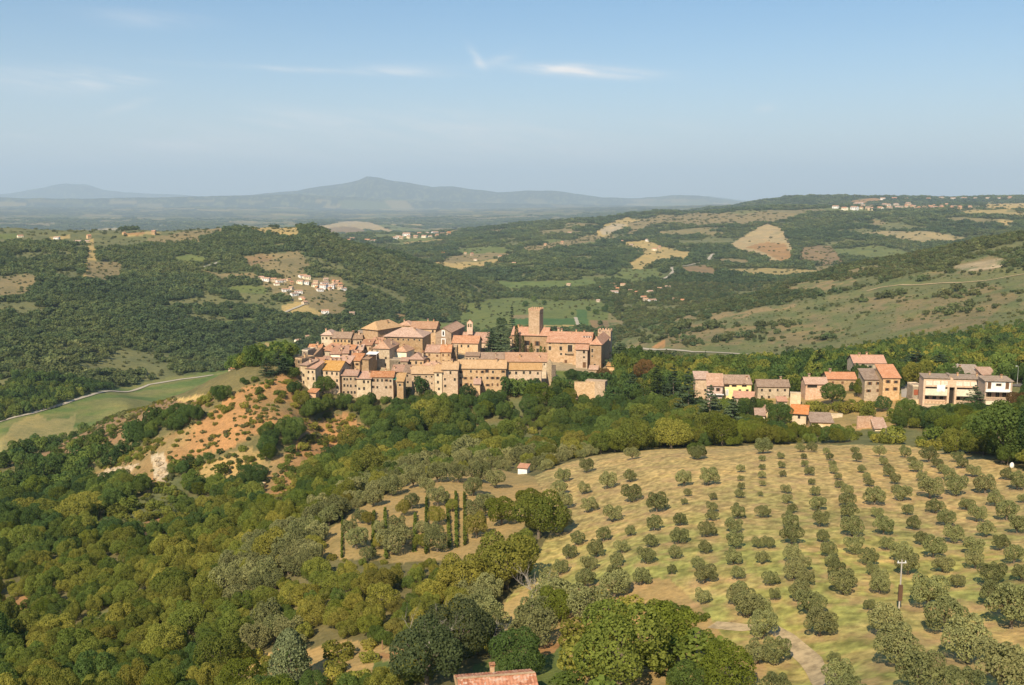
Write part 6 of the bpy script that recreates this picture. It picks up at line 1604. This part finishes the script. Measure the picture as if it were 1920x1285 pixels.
ribbon("hill_track", "thin pale track across the stony hillside", [(1625, 547), (1650, 540), (1690, 535), (1750, 533), (1800, 531), (1850, 527), (1900, 518), (1940, 512)], 750, 1700, 2.4, M_TRACK, .7)
ribbon("winding_road", "white road winding up the knoll beyond the valley", [(1240, 526), (1256, 518), (1264, 508), (1258, 503), (1290, 499), (1310, 494)], 1500, 3000, 7, M_GRAVEL, 1.5)
ribbon("winding_road", "short white stretch of road below the quarry", [(1328, 489), (1332, 482), (1338, 477)], 1800, 3300, 8, M_GRAVEL, 1.5)
ribbon("hill_road", "short pale road on the far left hillside", [(382, 502), (395, 498), (410, 493)], 1200, 2300, 5, M_CONC, 1.2)
ribbon("hill_road", "pale lane below the hillside village across the valley", [(526, 590), (545, 582), (560, 576), (572, 571)], 900, 2300, 4, M_GRAVEL, 1.0)
ribbon("farm_track", "dry two-wheel track crossing the lower orchard", [(1335, 1172), (1395, 1178), (1440, 1175), (1475, 1195), (1520, 1240), (1570, 1290), (1620, 1330)], 60, 200, 2.1, M_TRACK, .05, step=2.0)
ribbon("field_path", "pale path between the crop fields behind the castle", [(1079, 596), (1082, 605), (1086, 616)], 1200, 1700, 5, M_GRAVEL, .8)

def tube_obj(name, pts, rads, m, parent=None, ns=8):
    v, f = tube_np(pts, rads, ns); n = len(v)
    me_ = mesh_np(name, [tuple(q) for q in v], [i for q in f for i in q], 4, [m], smooth=True); return add_obj(name, me_, parent)
def lamp(px, py, h_px, D0, D1, label):
    x, y, z = ground(px, py, D0, D1); S = math.hypot(math.hypot(x, y), CAMZ - z) / F; h = h_px * S
    e = empty("street_lamp", (x, y, z), 0, label, "street lamp")
    tube_obj("pole", [(0, 0, -.5), (0, 0, h * .97), (-.25, -.1, h), (-.7, -.2, h + .05)], [.09, .06, .05, .04], M_METAL, e)
    p = PM(); p.box(-1.15, -.6, -.33, -.07, h - .08, h + .1); p.box(-1.1, -.65, -.3, -.1, h - .14, h - .082, 1); add_obj("lamp_head", p.mesh("lamp_head", [M_WHITE, M_GLASS]), e)
lamp(1907, 722, 32, 380, 460, "street lamp by the road beside the white-fronted end house")
lamp(1596, 700, 20, 440, 520, "pale street lamp left of the upper stone house")
lamp(1587, 700, 13, 450, 520, "shorter street lamp left of the upper stone house")
def pole(name, cat, label, px, py, h_px, D0, D1, r=.11, m=None, arm=False, box=False):
    x, y, z = ground(px, py, D0, D1); S = math.hypot(math.hypot(x, y), CAMZ - z) / F; h = h_px * S
    e = empty(name, (x, y, z), 0, label, cat)
    tube_obj("shaft", [(0, 0, -.5), (0, 0, h * .5), (0, 0, h)], [r * 1.2, r, r * .8], m or M_METAL, e)
    if arm:
        p = PM(); p.box(-.5, .5, -.05, .05, h - .4, h - .3); 
        for q in (-.4, .4): p.box(q - .04, q + .04, -.04, .04, h - .3, h - .12, 1)
        add_obj("crossarm", p.mesh("crossarm", [M_METAL, M_WHITE]), e)
    if box:
        p = PM(); p.box(-.22, .22, -.2, .0, 1.2, 3.0); add_obj("box", p.mesh("meter_box", [M_FASC]), e)
    return e
pole("utility_pole", "pole", "tall pale utility pole standing in the orchard", 1685.5, 1145, 90, 80, 200, .085, M_CONC, True, True)
pole("gate_post", "post", "short wooden post in the clearing left of the farm roof", 717, 1219, 18, 80, 160, .09, M_WOOD)
pole("flagpole", "pole", "thin white chimney pipe rising behind the brick terrace", 1794, 706, 22, 420, 470, .3, M_METAL)
# tiny hut and well house
def hut(name, cat, label, xl, xr, ye, yb, D, rot, dp, wall, roof, kind='g', rise=.8):
    return house(name, cat, label, xl, xr, ye, yb, D, rot, dp, kind, rise, wall, roof, 0, 0, chim=0, ov=.25)
gx, gy, gz = ground(978, 889, 180, 300); hD = math.hypot(gx, gy)
hut("hut", "hut", "tiny white hut with rusty red roof at the orchard's far left corner", 971, 988, 876.5, 889, hD, -18, 2.6, 'white', 'bright', 's', .5)
gx, gy, gz = ground(491.5, 916, 200, 450); hD = math.hypot(gx, gy)
hut("water_tank", "tank", "small pale concrete block on the slope below the bare spur", 487, 495, 906, 916, hD, -15, 1.4, 'pale', 'greyt', 'f', .3)
x, y, z = ground(1897, 877, 220, 320)
o = add_obj("white_stone", rock_mesh("white_stone", (.5, .4, .7), 9, M_WHITE, 2, .2), None, (x, y, z + .5)); tag(o, "small white marker stone under the huge oak", "stone")
# rocks on the spur
for j, (px, py, s) in enumerate([(196, 892, 3.0), (212, 886, 3.6), (228, 882, 3.2), (244, 878, 2.6), (203, 896, 2.2), (296, 862, 2.4), (300, 872, 2.8), (306, 884, 3.0), (298, 895, 2.4), (303, 903, 2.0), (257, 873, 1.8), (186, 896, 1.8)]):
    x, y, z = ground(px, py, 300, 600)
    o = add_obj("rock", rock_mesh("rock", (s * .8, s * .6, s * .42), 20 + j, plain_mat("pale_rock", (.46, .36, .23), .95, .25) if j == 0 else bpy.data.materials["pale_rock"], 3, .5), None, (x, y, z), j * 1.7)
    tag(o, ("pale rock outcrop low on the end of the bare spur" if px < 270 else "pale rock in the white gash across the bare spur"), "rock", "pale rocks at the spur's end" if px < 270 else "pale rocks in the gash")
# ---------------------------------------------------------------- farm roof at the bottom edge
def farm():
    # far eave between these pixels, roof runs towards the camera
    a1 = ray(851.5, 1266); a2 = ray(993.5, 1255)
    z_e = -47.4 + CAMZ
    D1_ = (z_e - CAMZ) / float(a1[1]); D2_ = (z_e - CAMZ) / float(a2[1])
    A = Vector((D1_ * math.sin(float(a1[0])), D1_ * math.cos(float(a1[0])), z_e)); B = Vector((D2_ * math.sin(float(a2[0])), D2_ * math.cos(float(a2[0])), z_e))
    d = (B - A); L = d.length; r = math.atan2(d.y, d.x)
    W_ = 6.2; g = float(hgt(A.x, A.y - 3)) 
    e = empty("farmhouse", (A.x, A.y, z_e), r, "farmhouse roof of old red tiles cut off by the bottom edge", "farmhouse")
    BOXES.append((A.x + d.x / 2 + math.sin(r) * W_ / 2, A.y + d.y / 2 - math.cos(r) * W_ / 2, math.cos(r), math.sin(r), L / 2 + .6, W_ / 2 + 1))
    # local x along the ridge, y negative towards the camera
    rise = 1.15; half = W_ / 2
    def side(name, y0, y1, z0, z1):
        V, Fc = [], []; nr = int(L / .085); ncs = 15
        for j in range(ncs + 1):
            v = j / ncs
            for i in range(nr + 1):
                u = i / nr * L; ph = (u / .34) % 1.0
                hgt_ = .055 * abs(math.sin(math.pi * ph)) ** .7 + (.02 * ((j * 7 + int(u / .34) * 13) % 5) / 5)
                V.append((u, y0 + (y1 - y0) * v, z0 + (z1 - z0) * v + hgt_ + (.02 if j % 2 else 0)))
        for j in range(ncs):
            for i in range(nr): a = j * (nr + 1) + i; Fc += [a, a + 1, a + nr + 2, a + nr + 1]
        return mesh_np(name, V, Fc, 4, [M_OLDTILE])
    # z 0 at the far eave, ridge at y=-half, near eave at y=-W
    m1 = add_obj("roof", side("roof_back", .0, -half, 0, rise), e)
    m2 = add_obj("roof", side("roof_front", -W_, -half - .002, 0, rise), e)
    p = PM()
    k = 0; u = 0
    while u < L - .3:
        p.slab([(u, -half - .16, rise + .10), (u + .42, -half - .16, rise + .12), (u + .42, -half + .16, rise + .12), (u, -half + .16, rise + .10)], .06); u += .40
    add_obj("ridge_tiles", p.mesh("ridge_tiles", [MW['warm']]), m2)
    p = PM(); p.box(-.06, .10, -W_, 0, -.25, .02); p.box(L - .10, L + .08, -W_, 0, -.25, .04)
    p.poly([(.05, 0, -.2), (.05, -W_, -.2), (.05, -half, rise - .1)]); 
    z0 = g - z_e - 1.5
    zz = PM()
    zz.poly([(.3, -.3, z0), (L - .3, -.3, z0), (L - .3, -.3, -.05), (.3, -.3, -.05)]); zz.poly([(.3, -W_ + .3, z0), (L - .3, -W_ + .3, z0), (L - .3, -W_ + .3, -.05), (.3, -W_ + .3, -.05)])
    for xx in (.3, L - .3): zz.poly([(xx, -.3, z0), (xx, -W_ + .3, z0), (xx, -W_ + .3, -.05), (xx, -half, rise - .12), (xx, -.3, -.05)])
    add_obj("wall", zz.mesh("wall", [MW['warm']]), e)
    add_obj("verge", p.mesh("verge", [MW['warm']]), m2)
    c_ = add_obj("chimney", chimney_mesh(), m1); c_.location = (L * .49, -.45, .35); c_.scale = (.62, .62, .62)
m_, t, b, o_ = mat("old_tiles"); M_OLDTILE = m_
geo = t.add('ShaderNodeNewGeometry'); tcn = t.add('ShaderNodeTexCoord')
v = t.add('ShaderNodeTexVoronoi'); v.inputs['Scale'].default_value = 3.0; t.link(tcn.outputs['Object'], v.inputs['Vector'])
s = t.add('ShaderNodeSeparateColor'); t.link(v.outputs['Color'], s.inputs[0]); n = t.noise(geo.outputs['Position'], 1.1, 5, .7)
c = t.ramp(t.math('ADD', t.math('MULTIPLY', n, .65), t.math('MULTIPLY', s.outputs[0], .45)), [(.25, (.26, .10, .055)), (.5, (.44, .19, .11)), (.68, (.52, .27, .17)), (.85, (.50, .40, .32))])
t.link(c, b.inputs['Base Color'])
farm()
# bare branches in the grey-green tree
def bare_tree(px, py, D0, D1, size, seed, label, zoff):
    rs_ = random.Random(seed); x, y, z = ground(px, py, D0, D1)
    V, Fc = [], []
    def grow(p0, d, L, r, lev):
        pts = [p0]; rads = [r]; dd = Vector(d)
        n = 4
        for i in range(n):
            dd = (dd + Vector((rs_.uniform(-.35, .35), rs_.uniform(-.35, .35), rs_.uniform(-.15, .3)))).normalized()
            pts.append(pts[-1] + dd * L / n); rads.append(r * (1 - .6 * (i + 1) / n))
        v, f = tube_np(pts, rads, 5); o = len(V); V.extend(tuple(q) for q in v); Fc.extend(i + o for q in f for i in q)
        if lev > 0:
            for i in range(1, n + 1):
                for _ in range(1 if i < n else 2):
                    nd = (dd + Vector((rs_.uniform(-1, 1), rs_.uniform(-1, 1), rs_.uniform(-.4, .8)))).normalized()
                    grow(pts[i], nd, L * rs_.uniform(.45, .7), rads[i] * .75, lev - 1)
    grow(Vector((0, 0, -.5)), (0, 0, 1), size * .5, .16, 0)
    for k in range(4): grow(Vector((0, 0, size * .35)), (math.cos(k * 1.6 + .4), math.sin(k * 1.6 + .4), .7), size * .55, .085, 2)
    e = empty("dead_tree", (x, y, z + zoff), rs_.random() * 6, label, "dead tree")
    add_obj("branches", mesh_np("branches", V, Fc, 4, [M_DEAD]), e)
M_DEAD = plain_mat("bleached_wood", (.36, .32, .27))
bare_tree(805, 1262, 85, 130, 6.0, 5, "bleached bare branches sticking out of the wide grey-green tree", 1.0)
bare_tree(1000, 1140, 110, 170, 5.0, 8, "thin bare branches above the thicket left of the orchard", .5)
bare_tree(925, 1222, 85, 130, 3.2, 11, "small bare bush between the grey-green trees and the farm roof", .3)

# ---------------------------------------------------------------- vine rows
VR = [((642, 975), (641, 1048)), ((701, 962), (699, 1044)), ((722, 958), (724, 1050)), ((779, 968), (776, 1036)), ((800, 936), (799, 1040)), ((838, 928), (843, 1030)), ((855, 926), (856, 1028)), ((871, 930), (872, 1024))]
for j, (p0, p1) in enumerate(VR):
    thin = j == 0
    hedge("vine_row", f"{ORDN[j]} of the trained vine rows counted from the left" + (", thin and nearly bare" if thin else ""), "vine row", p0, p1, (150, 300), (150, 300), 0.8 if thin else 1.0, .3 if thin else .6, M_VINE, 30 + j, group="vine rows on the dry slope", bulge=.3)
VO = [(712,1000,26),(712,1030,30),(790,1000,26),(789,1030,30),(848,960,24),(812,1010,34),(900,905,44),(930,915,40),(800,925,34),(655,1005,34),(690,985,26),(676,982,30),(668,1030,46),(743,1000,36),(738,1040,60),(757,968,30),(772,955,34),(821,950,40),(818,985,36),(820,1035,50),(888,930,40),(890,975,44),(893,1010,50),(860,905,40),(820,905,44),(775,915,44),(735,930,44),(700,950,40),(760,1020,34),(908,960,40),(650,940,40),(690,1052,30)]
for j, (px, py, w) in enumerate(sorted(VO)):
    x, y, z = ground(px, py, 150, 300); S = math.hypot(math.hypot(x, y), CAMZ - z) / F; s = w * S / 4.5
    put_tree("olive_tree", (OLV_ME if j % 4 else OAK_ME)[j % 4], OLV_TR[j % 3], x, y, s * (1 if j % 4 else .7), j * 1.1, f"{ORDN[j]} olive from the left among those between the vine rows", "olive tree", "olives between the vine rows", zs=1.15)

# ---------------------------------------------------------------- distant houses
def far_house_meshes(seed, w, d, h, rise, roofm, wallm):
    a = wall_part(w, d, -3, h, 'g', rise)
    for k in range(3): a.box(w * (k + .35) / 3, w * (k + .65) / 3, -.04, .02, h * .52, h * .78, 1)
    for k in (0, 2): a.box(w * (k + .35) / 3, w * (k + .65) / 3, -.04, .02, h * .1, h * .38, 1)
    b_ = roof_part(w, d, h, 'g', rise, .5, None)
    return a.mesh("far_wall", [wallm, M_GLASS]), b_.mesh("far_roof", [roofm, M_FASC])
FH = [far_house_meshes(1, 11, 9, 6.2, 2.0, MR['pink'], MW['pale']), far_house_meshes(2, 14, 9, 5.4, 2.2, MR['red'], MW['cream']), far_house_meshes(3, 8, 8, 7.4, 1.8, MR['bright'], MW['warm']), far_house_meshes(4, 17, 10, 6.0, 2.2, MR['pink'], MW['white'])]
def far_houses(pts, D0, D1, wpx, name, label, group, seed):
    rs_ = random.Random(seed)
    pts = sorted(pts)
    for i, (px, py) in enumerate(pts):
        x, y, z = ground(px, py, D0, D1); S = math.hypot(math.hypot(x, y), CAMZ - z) / F
        k = rs_.randrange(4); w0 = (11, 14, 8, 17)[k]; s = max(.55, min(2.6, wpx * rs_.uniform(.75, 1.3) * S / 12))
        az_ = math.atan2(x, y); rz = -az_ + R(rs_.uniform(-40, 40))
        e = empty(name, (x, y, z), rz, f"{ORDN[i]} {label}", "house", group); e.scale = (s, s, s)
        add_obj("wall", FH[k][0], e); add_obj("roof", FH[k][1], e)
HV = [(484,524),(492,527),(508,529),(520,531),(527,530),(540,528),(545,534),(556,532),(563,522),(570,524),(566,533),(584,538),(590,543),(598,540),(604,536),(612,540),(618,545),(626,538),(632,543),(636,539),(622,531),(608,528),(596,547),(530,548),(548,556),(560,562),(566,566),(570,572),(553,551),(541,543),(515,536),(587,533),(629,533),(640,545)]
far_houses(HV, 1000, 2300, 8.5, "hillside_house", "house from the left in the village on the hill across the left valley", "houses of the hillside village across the valley", 3)
far_houses([(137,457),(160,456),(34,446),(100,449),(232,441),(284,440),(165,448)], 1200, 2400, 8, "hilltop_house", "farmhouse from the left on top of the left hill", "farmhouses on top of the left hill", 4)
far_houses([(512,655),(575,636),(556,643),(432,700),(603,588),(655,592)], 900, 1700, 9, "valley_house", "small house from the left on the slope left of the town", "small houses on the slope left of the town", 5)
far_houses([(1140,538),(1150,541),(1163,538),(1155,546),(1120,543),(1178,548),(1190,552),(1206,566),(1203,561),(1219,568),(1216,551),(1270,566),(1276,568),(1262,564),(1300,570),(1232,545),(1247,541),(1118,567),(1062,537),(1145,552)], 1300, 2600, 8, "valley_house", "house from the left among the hedges on the valley floor right of the tower", "houses on the valley floor", 6)
far_houses([(828,480),(870,477),(884,480),(888,489),(935,484),(968,480),(960,497),(905,503),(915,500),(1020,462),(1052,458),(1165,455),(1180,463),(1192,476),(1222,470),(1235,467),(1065,440),(1210,453)], 2000, 5200, 7, "knoll_house", "farmhouse from the left on the knolls up the valley", "farmhouses on the knolls up the valley", 7)
far_houses([(735,449),(742,446),(748,449),(755,443),(762,447),(770,442),(775,447),(783,441),(790,446),(797,441),(804,445),(812,440),(818,445),(826,441),(832,445),(840,442),(846,446),(648,453),(655,451),(684,454),(695,455)], 3300, 5600, 7.5, "ridge_house", "house from the left in the pink village strung along the far ridge", "houses of the far ridge village", 8)
TR = [(1600 + (i * 53) % 190, 386 + (i * 29) % 9) for i in range(26)] + [(1560 + i * 17, 391 + (i * 7) % 4) for i in range(16)] + [(1650 + i * 22, 375 + (i * 5) % 5) for i in range(12)]
far_houses(TR, 3800, 9000, 7, "plateau_house", "house from the left in the town on the far right plateau", "houses of the plateau town", 9)
# ------------------------------------------------------------------ woods too many to count, kept clear of houses
def off_boxes(X, Y, m=1.5):
    k = np.ones(len(X), bool)
    for (cx_, cy_, ux, uy, hw, hd) in BOXES:
        dx_, dy_ = X - cx_, Y - cy_
        a = np.abs(dx_ * ux + dy_ * uy); b_ = np.abs(-dx_ * uy + dy_ * ux)
        k &= ~((a < hw + m) & (b_ < hd + m))
    return k
def off_roads(X, Y, m):
    k = np.ones(len(X), bool)
    for (x_, y_) in ROADS: k &= (X - x_) ** 2 + (Y - y_) ** 2 > m * m
    return k
def scat(name, label, X, Y, Z, s, zs, pick, src, cat):
    rs_ = np.random.RandomState(len(X))
    sc3 = np.stack([s, s, s * zs], 1)
    gn_scatter(name, label, np.stack([X, Y, Z - .5], 1), rs_.rand(len(X)) * 6.28, sc3, pick, src, cat)
rest = ~single & ~gone_n; rest[olsel[:75]] = False
rest &= off_boxes(Xn, Yn) & keep_off(Xn, Yn)
olive_rest = rest & olz_n
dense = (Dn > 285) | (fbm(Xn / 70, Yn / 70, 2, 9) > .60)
r_ = np.random.RandomState(77)
bare = rest & (den_n < .8)
i = np.where(bare)[0]
scat("hillside_bushes", "low bushes scattered over the bare orange spur and its terraces", Xn[i], Yn[i], Zn[i], size[i], np.full(len(i), .8), r_.randint(0, 3, len(i)), S_MIDO, "bushes")
Xb, Yb = jgrid(230, 640, 2.3, 333); Zb = hgt(Xb, Yb); cb, db, kb = cover(Xb, Yb, Zb); PB, QB = to_px(Xb, Yb, Zb); DB = np.hypot(Xb, Yb)
cl_ = fbm(Xb / 9, Yb / 9, 3, 71)
kk = (PB < 720) & (QB < 1000) & (db < .8) & (db > .05) & (r_.rand(len(Xb)) < np.clip((cl_ - .36) * 4, .08, .9)) & off_boxes(Xb, Yb) & keep_off(Xb, Yb)
Xb, Yb, Zb = Xb[kk], Yb[kk], Zb[kk]
gn_scatter("scrub_tufts", "dry scrub and small bushes clinging to the eroded spur", np.stack([Xb, Yb, Zb - .3], 1), r_.rand(len(Xb)) * 6.28, np.stack([q := .16 + .26 * r_.rand(len(Xb)) ** 2, q, q * .8], 1), r_.randint(0, 6, len(Xb)), S_MIDO + S_SCR, "scrub")
i = np.where(olive_rest & ~bare)[0]
scat("olive_thicket", "grey-green olives grown together beside the vine rows", Xn[i], Yn[i], Zn[i], size[i] * 1.2, np.full(len(i), 1.1), r_.randint(0, 4, len(i)), S_OLV, "olive thicket")
i = np.where(rest & ~bare & ~olive_rest)[0]
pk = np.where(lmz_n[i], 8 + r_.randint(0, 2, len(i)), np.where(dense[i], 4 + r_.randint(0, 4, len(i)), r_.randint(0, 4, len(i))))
pk = np.where((r_.rand(len(i)) < .06), 8 + r_.randint(0, 2, len(i)), pk)
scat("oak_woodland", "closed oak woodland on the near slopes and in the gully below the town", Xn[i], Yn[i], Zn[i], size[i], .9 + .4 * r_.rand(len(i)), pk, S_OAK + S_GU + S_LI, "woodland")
# middle distance
X, Y, Z, D, den, cls, s, PX, PY = wood[2]
k = off_boxes(X, Y) & keep_off(X, Y) & ~shielded(X, Y, Z, 7.0)
X, Y, Z, D, den, cls, PX, PY = [q[k] for q in (X, Y, Z, D, den, cls, PX, PY)]
sz = (.75 + .6 * r_.rand(len(X))) * np.where((den < .7) & (den > .5), .42, np.where(den < .5, .6, 1.0)) * 1.05
scat("valley_side_woods", "woods on the slopes behind and below the town", X, Y, Z, sz, .9 + .5 * r_.rand(len(X)), np.where((r_.rand(len(X)) < .35) & (PX > 1150), 3 + r_.randint(0, 3, len(X)), r_.randint(0, 3, len(X))), S_MID + S_MIDO, "woodland")
for wi, (nm, lab) in enumerate([("far_hill_woods", "woods and scrub covering the hills across the valley"), ("distant_woods", "hazy woods on the knolls far up the valley"), ("remote_woods", "blue-green woods on the ridges below the mountain"), ("horizon_woods", "faint woods on the plain and plateau near the horizon")]):
    X, Y, Z, D, den, cls, s, PX, PY = wood[3 + wi]
    k = off_boxes(X, Y, 3) & (off_roads(X, Y, 13) if wi < 2 else True)
    X, Y, Z, D, den, cls, PX, PY = [q[k] for q in (X, Y, Z, D, den, cls, PX, PY)]
    base = s / 5.5
    scrub = (den < .5) | ((PX > 1150) & (D < 1900) & (r_.rand(len(X)) < .6))
    hill = (PX > 1150) & (D < 1900)
    cn = fbm(X / 45, Y / 45, 3, 88)
    sz = base * (.6 + .7 * r_.rand(len(X))) * np.where(hill & (den < .75), .45 + 2.2 * np.clip((cn - .42) * 3.5, 0, 1), .75 + .5 * cn) * np.where((den < .5), .42, np.where(hill & (den < .75), .27 + .34 * r_.rand(len(X)) ** 2, np.where(hill, .72, 1.0)))
    zs = np.full(len(X), [.75, .6, .42, .28][wi]) * (.8 + .5 * r_.rand(len(X)))
    scat(nm, lab, X, Y, Z, sz, zs, np.where(scrub, 3 + r_.randint(0, 3, len(X)), r_.randint(0, 3, len(X))), S_FAR + S_SCR, "woodland")
    print(nm, len(X))
# ------------------------------------------------------------------ haze: one closed box of even air
zlo = float(GZ.min()) - 1.0 ; zhi = float(max(GZ.max(), CAMZ)) + 20
hv = np.array([(x, y, z) for z in (zlo, zhi) for (x, y) in ((-65000, -20000), (65000, -20000), (65000, 66000), (-65000, 66000))])
hf = [0, 3, 2, 1, 4, 5, 6, 7, 0, 1, 5, 4, 1, 2, 6, 5, 2, 3, 7, 6, 3, 0, 4, 7]
m_haze = bpy.data.materials.new("haze_air"); m_haze.use_nodes = True
t = NT(m_haze.node_tree); t.n.clear()
out = t.add('ShaderNodeOutputMaterial'); pv = t.add('ShaderNodeVolumePrincipled')
pv.inputs['Color'].default_value = (0.63, 0.80, 1.0, 1); pv.inputs['Density'].default_value = 5.1e-5
pv.inputs['Anisotropy'].default_value = 0.0
t.link(pv.outputs[0], out.inputs['Volume'])
hz = add_obj("haze", mesh_np("haze", hv, hf, 4, [m_haze]))
tag(hz, "pale blue air between the camera and the far mountains", kind='stuff')
